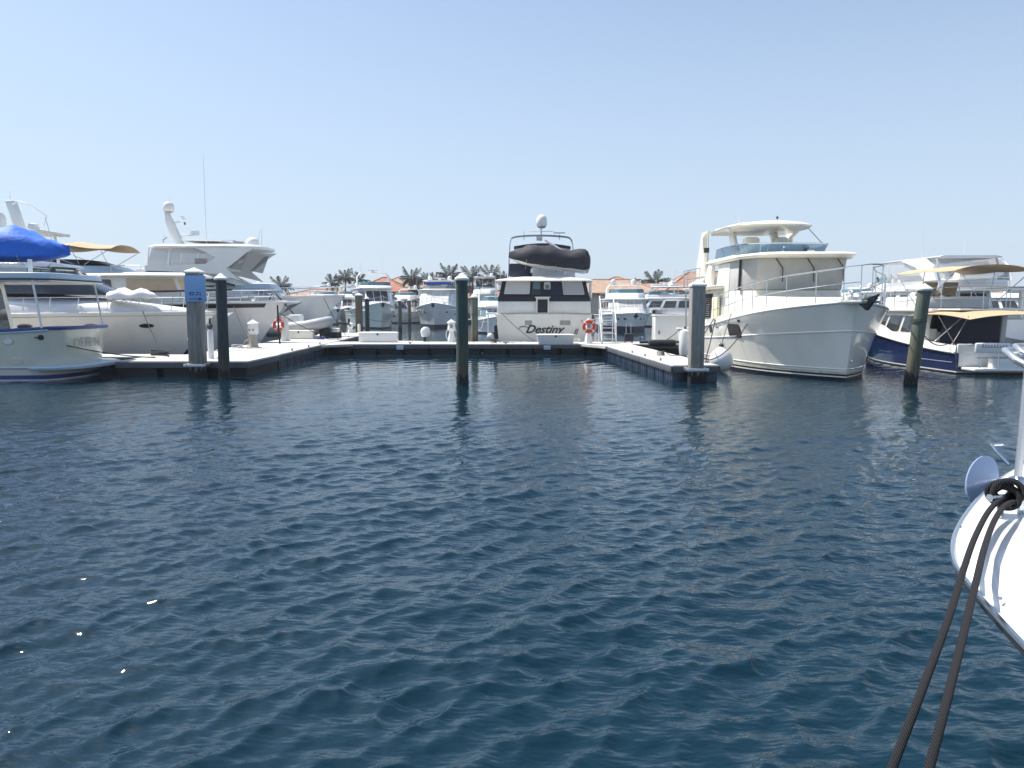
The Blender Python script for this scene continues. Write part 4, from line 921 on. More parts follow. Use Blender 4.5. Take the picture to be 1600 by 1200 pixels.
# ------------------------------------------------------------ yacht with the script name, stern towards us
def stern_yacht():
    t = thing('motor_yacht', 'cream motor yacht seen from astern with covered dinghy on its roof', 'yacht', (1.66, 39.9, 0), R(90))
    H = Hull(16, 5.1, (1.88, 1.9, 2.7), pd=2.6, pw=1.8, rake=1.2, tr=.97, wlr=.93, smid=.5, flare=1.0, stern_round=.10)
    H.build(t, [(0, 'boot_black'), (.18, 'navy'), (.27, 'scum'), (9, 'hull_cream')], n=24, bul=.05, deck='cream', rail='white', rr=.035)
    up = Block(t, 'aft_bulwark', 'hull_cream', sym([(.02, 2.44), (9.5, 2.44)]), 1.9, sym([(.12, 2.40), (9.5, 2.42)]), 2.56, bevel=.05)
    bd = Block(t, 'black_band', 'black', sym([(.10, 2.40), (9.4, 2.42)]), 2.56, sym([(.16, 2.36), (9.4, 2.40)]), 2.86, bevel=.02)
    en = Block(t, 'aft_enclosure', 'black', sym([(.16, 2.33), (9.2, 2.35)]), 2.86, sym([(.42, 2.16), (9.2, 2.25)]), 3.66, bevel=.02)
    k = len(en.b) - 1                                              # aft face runs from port to starboard
    en.win(k, .055, .335, .10, .90, 'screen_white', 'white', name='window_screen', fr=.015)
    en.win(k, .72, .95, .06, .92, 'screen_grey', 'white', name='window_screen', fr=.015)
    en.win(k, .60, .69, .02, .94, 'navy', None, name='blue_curtain')
    d = en.win(k, .36, .46, .0, .97, 'grey_dark', None, name='door_panel')
    en.win(k, .375, .455, .40, .86, 'glass_teal', 'grey_dark', name='door_window', fr=.02, t=.02)  # pale teal door panes stand in for bright sky showing through
    en.win(k, .50, .575, .38, .86, 'screen_white', 'grey_dark', name='door_window', fr=.03, t=.02)
    en.win(k, .515, .56, .40, .68, 'glass_teal', None, name='lower_pane', t=.045)
    en.win(0, .02, .2, .1, .95, 'screen_white', 'white', name='side_screen'); en.win(0, .23, .5, .2, .9, name='side_window'); en.win(0, .53, .95, .2, .9, name='side_window')
    en.win(2, .5, .77, .2, .9, name='side_window'); en.win(2, .8, .98, .1, .95, 'screen_white', 'white', name='side_screen')
    # hatch in the bulwark with white frame
    fr = MB().box((-.02, .08, 2.33), (.10, .68, .82)).build('ladder_gate', 'white', t, bevel=.02); MB().box((-.06, .08, 2.31), (.08, .52, .68)).build('gate_opening', 'black', fr)
    MB().box((-.12, .08, 2.76), (.3, .8, .05)).build('gate_cap', 'white', t, bevel=.015)
    for y in (.72, -1.08): 
        f = MB().plate([(-.06, y + .3, 1.3), (-.06, y - .3, 1.3), (-.06, y - .3, 1.6), (-.06, y + .3, 1.6)], .02, Vector((-1, 0, 0)), back=.08).build('transom_window', 'upholstery', t); MB().plate([(-.085, y + .27, 1.33), (-.085, y - .27, 1.33), (-.085, y - .27, 1.57), (-.085, y + .27, 1.57)], .01, Vector((-1, 0, 0))).build('pane', 'vinyl_grey', f)
    tx = text_mesh('transom_lettering', 'Destiny', 'black', t, (-.125, .02, 1.1), (R(90), 0, R(-90)), .56, shear=.42, off=.013, ext=.006, sx=1.1)
    text_mesh('transom_lettering', 'II', 'black', t, (-.125, -1.62, .98), (R(90), 0, R(-90)), .40, shear=.35, off=.004, ext=.006)
    MB().tube([(-.13, 1.33, 1.12), (-.13, 1.22, 1.24), (-.13, 1.02, 1.26), (-.13, .8, 1.2)], [.01, .022, .02, .01], 6).build('name_flourish', 'black', t)
    MB().tube([(-.11, y, 1.88 + .02 * math.cos(y)) for y in [2.45 - .245 * i for i in range(21)]], .022, 6).build('transom_moulding', 'hull_beige', t)
    MB().box((.8, 2.75, 1.92), (1.4, .5, .07)).build('side_step', 'white', t, bevel=.02)
    for x in (.3, 1.3): MB().tube([(x, 2.92, 1.9), (x, 2.92, .6)], .02, 6).build('step_post', 'white', t)
    # roof
    pl = sym([(-.15, 2.5), (4, 2.6), (9.8, 2.3), (10.4, 1.6)])
    MB().loft([[(x, y, 3.66 - .03 * abs(y)) for x, y in pl], [(x - .03, y * 1.02, 3.70 - .03 * abs(y)) for x, y in pl], [(x + .1, y * .94, 3.76 - .03 * abs(y)) for x, y in pl], [(x + .2, y * .45, 3.82) for x, y in pl]]).build('roof', 'white', t, bevel=.01)
    for y in (2.5, -2.45): 
        MB().box((.2, y, 3.2), (.12, .07, .95)).build('roof_post', 'white', t, bevel=.01); MB().box((1.0, y, 3.2), (.12, .07, .95)).build('roof_post', 'white', t, bevel=.01)
    # flybridge behind the dinghy
    fb = Block(t, 'flybridge_coaming', 'white', sym([(3.4, 1.9), (8.0, 1.9), (8.8, 1.4)]), 3.85, sym([(3.5, 1.8), (8.2, 1.8), (8.8, 1.3)]), 4.7, bevel=.08)
    MB().box((1.7, 1.2, 4.22), (.7, 1.25, .7)).build('dark_locker', 'navy', t, bevel=.08)
    # stainless arch and dark bimini
    A0 = [(2.2, 1.86, 3.85), (2.5, 1.80, 5.2), (2.6, 1.74, 5.85), (2.6, 1.45, 6.08), (2.6, .2, 6.16), (2.6, -1.1, 6.1), (2.6, -1.55, 5.95), (2.6, -1.68, 5.4), (2.4, -1.75, 4.0)]
    MB().tube(crv(A0), .035, 8).build('arch_tube', 'steel', t); MB().tube([(x + .5, y * 1.02, z) for x, y, z in crv(A0)], .03, 8).build('arch_tube', 'white', t)
    g = []
    for i in range(7):
        q = i / 6; x = 2.6 + 3.0 * q; g.append([(x, (1 - j / 6) * 1.55, 5.55 + .18 * math.cos((1 - j / 6) * 1.5) - .0 * q + .10 * q) for j in range(13)])
    sheet(g, 'navy', 'bimini_top', t, .16)
    MB().tube([(2.5, -.15, 5.9), (2.2, -1.2, 5.15), (2.1, -1.6, 4.6)], [.07, .09, .09], 8).build('crane_boom', 'white', t)
    ms = MB().tube([(3.2, .05, 5.9), (3.2, .05, 6.7)], .05, 8).build('mast', 'white', t)
    MB().tube([(3.2, .75, 6.42), (3.2, -.75, 6.42)], .02, 6).build('spreader', 'white_matt', ms); MB().box((3.2, .15, 6.1), (.2, .35, .35)).build('mast_foot', 'cream', ms, bevel=.05)
    dome(t, (3.2, .02, 6.68), .30, .66)
    antenna(t, (3.0, 1.0, 5.95), .5, m_='grey_dark'); pl_ = MB().tube([(3.0, -.95, 5.95), (3.0, -.95, 6.25)], .018, 6).build('panel_post', 'grey_mid', t); MB().box((3.0, -.95, 6.32), (.3, .62, .025)).build('solar_panel', 'grey_mid', pl_); pl_.children[0].rotation_euler = (0, 0, 0)
    return t
yt = stern_yacht()
def covered_dinghy(label, loc, rz, L, B, h, m_cover, hullm='white', tilt=0, peaks=((.25, .3),), seedd=1, cradle=True):
    """a tender under a fitted cover with ridges and folds"""
    t = thing('covered_dinghy', label, 'dinghy', loc, rz); t.rotation_euler = (0, tilt, rz); rnd = random.Random(seedd)
    n, m = 26, 22; rings = []
    for i in range(n + 1):
        u = i / n; x = -L / 2 + L * u; wd = B / 2 * (min(1, (u + .02) / .10) ** .45) * (1 - max(0, (u - .6) / .4) ** 2.6 * .98); ht = h * (min(1, (u + .02) / .07) ** .5) * (1 - .72 * max(0, (u - .62) / .38) ** 2.4)
        top = .55 + .45 * sum(a * math.exp(-((u - c) / .11) ** 2) for c, a in peaks) + .18
        ring = []
        for k in range(m):
            a = 2 * math.pi * k / m; ca, sa = math.cos(a), math.sin(a)
            y = wd * math.copysign(abs(ca) ** .8, ca); z = (ht * top * abs(sa) ** .85 if sa > 0 else -ht * .5 * (1 if hullm else .42) * abs(sa) ** .7 * (1 - .35 * u))
            f = .03 * math.sin(u * 23 + k * 1.7) + .025 * math.sin(u * 41 - k * 2.3) if 0 < k < m / 2 else .012 * math.sin(u * 30 + k)
            z += f * h * 1.1 + max(0, (u - .6)) ** 2 * h * .7
            ring.append((x, y, z))
        rings.append(ring)
    mb = MB(); mb.loft(rings)
    # cover above gunwale, hull beneath
    mb.m = []
    for f in mb.f:
        ks = [v % m for v in f] if len(f) == 4 else [0]; up = all(k <= m / 2 + 2 or k >= m - 2 for k in ks)
        mb.m.append(0 if (up or (hullm is None)) else 1)
    mb.build('cover', [m_cover, hullm or m_cover], t, smooth=35)
    for u in (.2, .4, .6, .78):
        x = -L / 2 + L * u
        for sd_ in (-1, 1):
            MB().tube([(x, sd_ * B * .48, 0), (x, sd_ * B * .42, -h * .22), (x, sd_ * B * .1, -h * .5)], .012, 5).build('tie_strap', 'grey_mid', t)
    if cradle:
        for u in (.3, .7): MB().box((-L / 2 + L * u, 0, -h * .58), (.12, B * .7, .22)).build('chock', 'white_matt', t, bevel=.03)
    return t
covered_dinghy('white dinghy under a black cover across the stern yacht roof', (1.95, 41.0, 4.62), R(180), 4.3, 1.7, .92, 'canvas_black', 'hull_beige', tilt=R(-5), peaks=((.1, .45), (.5, .45), (.72, .4)), seedd=4)
o = MB().lathe([(.06, 0), (.12, .1), (.13, .35), (.05, .45)], n=10).build('outboard_motor', 'grey_dark', loc=(3.95, 41.2, 4.05)); tag(o, 'small dark outboard at the stern end of the black covered dinghy', 'outboard motor')
rope('mooring_line', 'dark stern line crossing the cream transom from its left corner', (-.55, 39.7, 1.98), (1.1, 37.0, .62), .1, .016)
o = thing('flat_fender', 'black flat fender at the left corner of the cream transom', 'fender', (-.78, 40.2, .95)); MB().box((0, 0, 0), (.3, .16, .72)).build('body', 'rubber_black', o, bevel=.07); MB().tube([(0, 0, .34), (0, 0, .95)], .01, 5).build('line', 'rope_dark', o)
ball_fender('small white ball fender left of the black flat fender', (-1.12, 40.2, .72), .19)

# ------------------------------------------------------------ blue hulled trawler on the right, stern towards us
def blue_trawler():
    t = thing('trawler_yacht', 'small navy hulled trawler with tan awnings at the right edge', 'yacht', (16.75, 25.9, 0), R(90))
    L, B = 10.8, 3.75; H = Hull(L, B, (.72, 1.0, 1.95), pd=3.2, pw=1.9, rake=.7, tr=.96, wlr=.95, smid=.4, flare=1.1)
    H.build(t, [(0, 'boot_black'), (.05, 'boot_black'), (.09, 'white'), (9, 'hull_navy')], n=28, bul=.05, deck='white', rail='white', rr=.045)
    H.line(t, 'spray_rail', 'alu', lambda s: .38, .02, .22, .018)
    # white bulwark standing on the blue hull
    for sd_ in (-1, 1):
        mb = MB(); n = 24
        for i in range(n):
            q = []
            for s in (i / n * .97, (i + 1) / n * .97):
                p = H.P(s, H.z(s), sd_); hgt = .24 if s < .42 else .24 + .18 * min(1, (s - .42) / .08); q.append((p, p + Vector((0, -sd_ * .04, hgt))))
            k = Vector((0, sd_ * .05, 0))
            mb.add([q[0][0], q[1][0], q[1][1], q[0][1], q[0][1] - k, q[1][1] - k, q[1][0] - k, q[0][0] - k], [(0, 1, 2, 3), (3, 2, 5, 4), (4, 5, 6, 7)])
        mb.build('bulwark', 'white', t)
    MB().box((-.02, 0, .86), (.1, B * .93, .32)).build('transom_top', 'white', t, bevel=.03); MB().box((-.03, 0, .5), (.05, B * .9, .52)).build('transom_panel', 'white', t, bevel=.02)
    MB().box((-.45, 0, .2), (.8, B * .86, .1)).build('swim_platform', 'white', t, bevel=.04)
    for y in (-1.3, -.6, .1, .8, 1.4):
        MB().tube([(-.75, y, .25), (-.75, y, .98), (-.1, y, .98)], .018, 6).build('stern_rail_post', 'steel', t)
    for z in (.98, .6): MB().tube([(-.75, -1.45, z), (-.75, 1.5, z)], .018, 6).build('stern_rail', 'steel', t)
    lb = MB().box((-.82, 1.05, .92), (.1, 1.15, .34)).build('folded_platform', 'white', t, bevel=.14, segs=3)
    scribble('boat_name', lb, (-.876, 1.45, .97), (0, -1, 0), (0, 0, 1), .85, .14, 9, .008, 'grey_mid', 5)
    MB().box((-.6, .55, .42), (.3, .85, .42)).build('transom_locker', 'white', t, bevel=.06)
    # cabin
    cb = Block(t, 'cabin', 'white', sym([(2.9, 1.42), (7.4, 1.38), (8.3, 1.0)]), .95, sym([(2.7, 1.3), (6.6, 1.26), (7.3, .9)]), 2.08, bevel=.05)
    cb.win(4, .30, .56, .30, .86, name='cabin_window'); cb.win(4, .60, .80, .30, .86, name='cabin_window'); cb.win(4, .03, .26, .30, .86, name='cabin_window')
    cb.win(0, .2, .45, .35, .85, name='cabin_window'); cb.win(0, .5, .75, .35, .85, name='cabin_window')
    cb.win(5, .06, .30, .35, .9, name='aft_window'); cb.win(5, .36, .64, .05, .92, 'glass', 'white', name='aft_door'); cb.win(5, .7, .94, .35, .9, name='aft_window')
    for sd_ in (-1, 1): MB().box((2.75, sd_ * 1.42, 1.45), (.45, .22, 1.1), ry=-.08).build('cabin_wing', 'white', t, bevel=.04)
    MB().box((3.0, 1.15, 1.25), (.5, .5, .42)).build('step_box', 'white', t, bevel=.05)
    f2 = Block(t, 'fore_cabin', 'white', sym([(7.6, 1.2), (9.4, .7)]), 1.3, sym([(7.6, 1.05), (9.0, .55)]), 1.75, bevel=.08)
    rf = MB().loft([[(x, y, 2.08) for x, y in sym([(2.1, 1.5), (7.4, 1.42), (7.9, .9)])], [(x, y, 2.2) for x, y in sym([(2.1, 1.52), (7.3, 1.4), (7.8, .9)])]]).build('cabin_roof', 'white', t, bevel=.04)
    fb = Block(t, 'flybridge_coaming', 'white', sym([(3.2, 1.3), (6.3, 1.2), (7.0, .8)]), 2.2, sym([(3.3, 1.22), (6.4, 1.12), (7.0, .75)]), 2.66, bevel=.06)
    railing(t, [(x, sd_ * 1.25, 2.2) for sd_ in (1,) for x in (.9, 2, 3.2, 4.4, 5.4)], h=.75, mids=(.5,), r=.014); railing(t, [(x, -1.25, 2.2) for x in (.9, 2, 3.2, 4.4, 5.4)], h=.75, mids=(.5,), r=.014)
    railing(t, [(.9, y, 2.2) for y in (-1.25, -.4, .4, 1.25)], h=.75, mids=(.5,), r=.014)
    MB().box((2.0, 0, 2.17), (2.6, 2.6, .06)).build('boat_deck', 'white', t, bevel=.02)
    for y in (.45, -.35): 
        c = MB().box((4.6, y, 2.75), (.5, .55, .1)).build('deck_chair', 'tan', t, bevel=.03); MB().box((4.32, y, 2.98), (.1, .55, .5), ry=-.4).build('backrest', 'tan', c, bevel=.03)
    bimini(t, 1.0, 5.2, 1.35, 3.78, 'tan', camber=.2, sag=.03, bows=3, droop=(-.05, -.02), foot=(3.4, 2.3), name='upper_bimini')
    # cockpit awning over the stern, sloping, with dark blue side canvas
    g = []
    for i in range(9):
        q = i / 8; x = 3.3 - 4.0 * q; g.append([(x, 1.75 - 3.5 * j / 12, 2.1 + .12 * math.sin(q * 3.0) - .16 * abs(1 - j / 6) ** 2.2 - .10 * q) for j in range(13)])
    sheet(g, 'tan', 'cockpit_awning', t, .02)
    for x0, x1 in ((-.4, .4), (1.4, .2), (-.1, 1.6)): 
        for sd_ in (-1, 1): MB().tube([(x0, sd_ * 1.65, 1.95), (x1, sd_ * 1.7, .98)], .018, 6).build('awning_pole', 'steel', t)
    MB().plate([(2.5, .95, .95), (2.5, -1.25, .95), (2.45, -1.2, 2.0), (2.45, .9, 2.0)], .02, Vector((-1, 0, 0))).build('blue_curtain', 'navy', t)
    antenna(t, (6.0, 1.1, 2.6), 1.3, (.1, .1)); MB().lathe([(.2, 0), (.22, .08), (.1, .2)], (6.3, 0, 2.66), 12).build('radome', 'white', t)
    # bow rail
    for sd_ in (-1, 1):
        pts = [Vector((H.P(s, H.z(s), sd_).x, sd_ * max(abs(H.P(s, H.z(s), sd_).y) - .08, .1), H.z(s) + .4)) for s in [.55 + .43 * i / 6 for i in range(7)]]; railing(t, pts, h=.55, mids=(.5,), r=.014)
    scribble('hull_name', cb.o, (6.6, 1.402, 1.12), (-1, 0, 0), (0, 0, 1), .95, .15, 8, .008, 'grey_mid', 3)
blue_trawler()
# ------------------------------------------------------------ generic flybridge motor yacht with many options
def cruiser(label, loc, rz, L=14, B=4.6, sh=(1.5, 1.5, 2.3), hm='hull_cream', bands=None, roof=3.1, fly=3.8, top=4.9, topm='white', cab=(.22, .70), topx=(.30, .62), arch=True, canvas=None, domes=2, wm='glass', radar_=True, rails=True, name='motor_yacht', cat='yacht', hard=True, fore=.5, windcov=None, dodger=None, pd=2.9, portholes=(), anchor=True, group=None, flyglass='glass_teal', strake=True):
    t = thing(name, label, cat, loc, rz, group)
    H = Hull(L, B, sh, pd=pd, pw=1.8, rake=L * .09, tr=.94, wlr=.92, smid=.45, flare=1.5)
    H.build(t, bands or [(0, 'boot_black'), (.15, 'navy'), (9, hm)], n=24, nu=6, bul=.08, deck='white', rail='white', rr=.04)
    if strake: H.line(t, 'strake', 'white', lambda s: H.z(s) * .72, .2, 1, .025)
    for s, z in portholes:
        for sd_ in (-1, 1): H.port(t, s, z, .42, .16, sd_)
    zd = sh[1] - .05; x0, x1 = cab[0] * L, cab[1] * L; w0 = B * .40
    sl = (roof - zd)
    fr = x1 + L * fore * .25
    cb = Block(t, 'saloon', 'white', sym([(x0, w0), (x1, w0 * .98), (fr, w0 * .62)]), zd, sym([(x0 + .2, w0 * .94), (x1 - sl * .7, w0 * .90), (fr - sl * 1.0, w0 * .6)]), roof, bevel=.05)
    for i in (0, 4):
        for k in range(3): cb.win(i, .06 + .31 * k, .31 + .31 * k, .42, .86, wm, name='side_window')
    cb.win(1, .06, .94, .42, .90, windcov or wm, 'white', name='windscreen_pane'); cb.win(3, .06, .94, .42, .90, windcov or wm, 'white', name='windscreen_pane')
    for k in range(3): cb.win(2, .04 + .32 * k, .33 + .32 * k, .42, .90, windcov or wm, 'white', name='windscreen_pane')
    cb.win(5, .08, .42, .1, .9, wm, 'white', name='saloon_door'); cb.win(5, .55, .92, .4, .9, wm, 'white', name='aft_window')
    tk = Block(t, 'trunk_cabin', 'white', sym([(x1 - .3, w0 * .85), (L * .84, w0 * .5)]), lambda x: zd + .1, sym([(x1 - .3, w0 * .72), (L * .80, w0 * .36)]), lambda x: zd + .62 + (sh[2] - sh[1]) * .45, bevel=.12, segs=3)
    pl = sym([(x0 - 1.6, w0 * .98), (x1 - sl * .6, w0), (fr - sl * .85, w0 * .68), (fr - sl * .78, w0 * .3)])
    MB().loft([[(x, y, roof - .02) for x, y in pl], [(x + .02, y * 1.02, roof + .08) for x, y in pl], [(x - .05, y * .97, roof + .14) for x, y in pl]]).build('flybridge_deck', 'white', t, bevel=.01)
    fx0, fx1 = topx[0] * L - .4, topx[1] * L + .5
    fb = Block(t, 'flybridge_coaming', 'white', sym([(fx0, w0 * .92), (fx1, w0 * .88), (fx1 + .7, w0 * .5)]), roof + .1, sym([(fx0, w0 * .88), (fx1 - .3, w0 * .84), (fx1 + .2, w0 * .45)]), fly, bevel=.07)
    sc = [(fx1 - 1.6, w0 * .84), (fx1 - .35, w0 * .82), (fx1 + .15, w0 * .44)]; S0 = sym(sc); S1 = sym([(x - .2, y * .97) for x, y in sc])
    for i in range(len(S0) - 1):
        a, b, c, d = Vector((*S0[i], fly)), Vector((*S0[i + 1], fly)), Vector((*S1[i + 1], fly + .36)), Vector((*S1[i], fly + .36)); MB().plate([a, b, c, d], .012).build('flybridge_windscreen', flyglass, fb.o, smooth=0)
    MB().box((fx1 - 1.1, 0, fly + .1), (.5, w0 * 1.1, .4)).build('helm_console', 'upholstery', fb.o, bevel=.1); MB().box((fx1 - 2.0, 0, fly + .12), (.5, w0 * 1.2, .6)).build('bench', 'upholstery', fb.o, bevel=.1)
    if hard:
        a, b = topx[0] * L, topx[1] * L; hp = sym([(a, w0 * .8), (b - .5, w0 * .86), (b, w0 * .6)])
        MB().loft([[(x, y, top - .08) for x, y in hp], [(x, y * 1.03, top) for x, y in hp], [(x, y * .85, top + .07) for x, y in hp]]).build('hardtop', topm, t, bevel=.01)
        for sd_ in (-1, 1):
            MB().tube([(b - .5, sd_ * w0 * .8, top - .05), (b, sd_ * w0 * .8, fly)], .028, 6).build('hardtop_post', 'white', t); MB().tube([(a + .4, sd_ * w0 * .78, top - .05), (a, sd_ * w0 * .84, fly)], .05, 6).build('hardtop_post', 'white', t)
        tz = top + .07; tx = (a + b) / 2 - .2
    elif arch:
        a = topx[0] * L
        for k in (0, .5):
            MB().tube([(a - .1 + k, -w0 * .9, roof + .1), (a - .5 + k, -w0 * .86, top - .4), (a - .6 + k, -w0 * .7, top), (a - .6 + k, w0 * .7, top), (a - .5 + k, w0 * .86, top - .4), (a - .1 + k, w0 * .9, roof + .1)], .07, 8).build('radar_arch', 'white', t)
        tz = top + .05; tx = a - .3
    else: tz = fly; tx = fx1 - 1
    if canvas: bimini(t, topx[0] * L, topx[1] * L, w0 * .85, top + (.0 if not hard else -.3), canvas, bows=3, camber=.15)
    if dodger: MB().box((topx[1] * L - .15, 0, top - .32), (.1, w0 * 1.35, .34)).build('rolled_dodger', dodger, t, bevel=.04)
    for k in range(domes): dome(t, (tx, (-1 if k else 1) * w0 * .52, tz), .26, .5)
    if radar_: radar(t, (tx + .2, 0, tz), 1.3, .5)
    antenna(t, (tx - .5, w0 * .6, tz), 1.9, (-.1, .1)); antenna(t, (tx - .3, -w0 * .6, tz), 1.2, (-.1, -.05))
    if rails:
        for sd_ in (-1, 1):
            pts = []
            for i in range(8):
                s = .5 + .48 * i / 7; p = H.P(s, H.z(s), sd_); pts.append(Vector((p.x, sd_ * max(abs(p.y) - .08, .12), p.z)))
            railing(t, pts, h=.62, mids=(.5,), r=.014)
        MB().tube([(L + .35, 0, sh[2] + .66), pts[-1] * 1.0 + Vector((0, 0, .62)), pts[-1] * Vector((1, -1, 1)) if False else Vector((pts[-1].x, -pts[-1].y, pts[-1].z + .62)), (L + .35, 0, sh[2] + .66)], .018, 6).build('pulpit_rail', 'steel', t)
        railing(t, [(x0 - 1.5, y, roof + .1) for y in (-w0 * .9, -w0 * .3, w0 * .3, w0 * .9)], h=.6, mids=(.5,), r=.014)
    if anchor:
        an = MB().box((L - .1, 0, sh[2] - .02), (.9, .34, .08)).build('bow_roller', 'white', t, bevel=.02)
        q = MB(); q.add([(L + .05, -.22, sh[2] - .3), (L + .05, .22, sh[2] - .3), (L + .42, 0, sh[2] - .05), (L + .0, 0, sh[2] - .55), (L + .1, -.05, sh[2] - .02), (L + .1, .05, sh[2] - .02)], [(0, 3, 1), (0, 2, 3), (1, 3, 2), (0, 4, 5, 1), (4, 2, 5), (0, 2, 4), (1, 5, 2)]); q.build('anchor', 'grey_dark', an, smooth=0)
    MB().box((-.35, 0, .28), (.8, B * .8, .09)).build('swim_platform', 'white', t, bevel=.03)
    return t, H

# --- A: beige yacht at the left edge, stern to the right
def tarp_yacht():
    t = thing('motor_yacht', 'beige yacht with blue toe rail and blue covered dinghy, left edge', 'yacht', (-14.35, 25.05, 0), R(180))
    H = Hull(13, 3.9, (1.56, 1.42, 2.3), pd=2.8, pw=1.9, rake=1.2, tr=.84, wlr=.93, smid=.3, flare=1.0, trake=-.25, stern_round=.42)
    H.build(t, [(0, 'boot_black'), (.04, 'white'), (.17, 'blue_trim'), (9, 'hull_sand')], n=30, bul=.12, deck='white', rail='pale_blue', rr=.045)
    mb = MB(); P = [H.P(s, H.z(s), 1) + Vector((0, 0, .05)) for s in [1 - i / 24 for i in range(25)]]; Q = [Vector((-.42 * math.sin(q * math.pi) ** .6 - .25, P[-1].y * (1 - 2 * q), 1.61)) for q in [i / 10 for i in range(1, 10)]]; P2 = [Vector((p.x, -p.y, p.z)) for p in P[::-1]]
    mb.tube(P + Q + P2, .06, 8).build('toe_rail', 'blue_trim', t)
    H.port(t, .016, 1.33, .13, .11, 1, 'black', 2, 'grey_dark', name='hawse_hole'); H.port(t, .09, 1.22, .26, .17, 1, 'white', 2, 'steel', name='exhaust_port'); H.port(t, .07, .62, .28, .17, 1, 'hull_sand', 4, 'upholstery', name='drain_cover', fr=.02)
    pf = [(.2, 1.98), (-.4, 1.85), (-.85, 1.4), (-1.05, .7), (-1.1, 0)]
    pf = [(-.0 + x, y) for x, y in pf]; out = [(x, y) for x, y in pf] + [(x, -y) for x, y in pf[::-1][1:]]
    MB().loft([[(x, y, .34) for x, y in out], [(x, y * 1.02, .42) for x, y in out], [(x, y * .98, .46) for x, y in out]]).build('swim_platform', 'pale_blue', t, bevel=.01)
    H.line(t, 'rub_strake', 'pale_blue', lambda s: .40, .0, .6, .04)
    text_mesh('transom_lettering', 'DEFEN', 'rope_pale', t, (-.69, .35, 1.12), (R(90), 0, R(-90)), .40, ext=.004, sx=1.3)  # faint letters stand in for a reflection on the transom
    # deckhouse
    dh = Block(t, 'deckhouse', 'cream', sym([(2.75, 1.5), (8.5, 1.5), (9.6, 1.1)]), 1.4, sym([(3.0, 1.42), (8.0, 1.4), (8.8, 1.0)]), 3.05, bevel=.07)
    dh.win(4, .80, .93, .3, .86, name='side_door', m_='glass'); 
    for k in range(3): dh.win(4, .08 + .23 * k, .27 + .23 * k, .45, .86, name='side_window')
    dh.win(5, .1, .45, .3, .86, name='aft_window'); dh.win(5, .52, .9, .05, .9, name='aft_door')
    MB().tube([(3.0, 1.62, 1.5), (2.85, 1.62, 2.1), (2.92, 1.62, 2.75), (3.1, 1.62, 2.9)], .02, 6).build('grab_rail', 'steel', t)
    rf = [(-.45, .9), (-.3, 1.55), (.3, 1.85), (8.6, 1.7), (9.3, 1.0)]
    MB().loft([[(x, y * .97, 3.02) for x, y in sym(rf)], [(x - .02, y, 3.07) for x, y in sym(rf)]]).build('roof_underside', 'cream', t, bevel=.01)
    MB().loft([[(x - .02, y * 1.005, 3.075) for x, y in sym(rf)], [(x - .02, y, 3.11) for x, y in sym(rf)]]).build('roof_trim', 'navy', t)
    MB().loft([[(x, y * .99, 3.11) for x, y in sym(rf)], [(x + .05, y * .97, 3.3) for x, y in sym(rf)]]).build('roof', 'pale_blue', t, bevel=.03)
    for x, y in ((.1, 1.72), (.1, -1.72), (.0 - .35, 0)):
        if y: MB().tube([(x, y, 3.05), (x - .22, y * 1.02, 1.62)], .032, 8).build('awning_post', 'alu', t)
    for k in range(4): MB().box((.4 + k * 1.2, 1.3, 3.5), (.1, .08, .42)).build('deck_support', 'white', t)
    MB().box((2.3, 0, 3.48), (3.6, 2.5, .03)).build('upper_ledge', 'cream', t); MB().plate([(.5, 1.33, 3.3), (5.0, 1.33, 3.3), (5.0, 1.33, 3.62), (.5, 1.33, 3.62)], .01).build('vinyl_side', 'vinyl', t)
    MB().lathe([(.09, 0), (.09, .12), (.03, .2)], (-.1, 1.0, 3.3), 10).build('deck_light', 'grey_dark', t)
    MB().box((.7, 1.3, 1.62), (.3, .25, .14)).build('deck_cushion', 'grey_dark', t, bevel=.05)
tarp_yacht()
covered_dinghy('dinghy under a bright blue tarpaulin on the left yacht roof', (-16.75, 24.9, 3.86), R(4), 5.0, 2.2, .92, 'tarp_blue', None, peaks=((.22, .62), (.45, .5), (.68, .72)), seedd=2, cradle=True)
rope('mooring_line', 'dark line sloping from the beige yacht quarter to the dock', (-14.5, 23.35, 1.34), (-12.1, 26.0, .55), .12, .02)

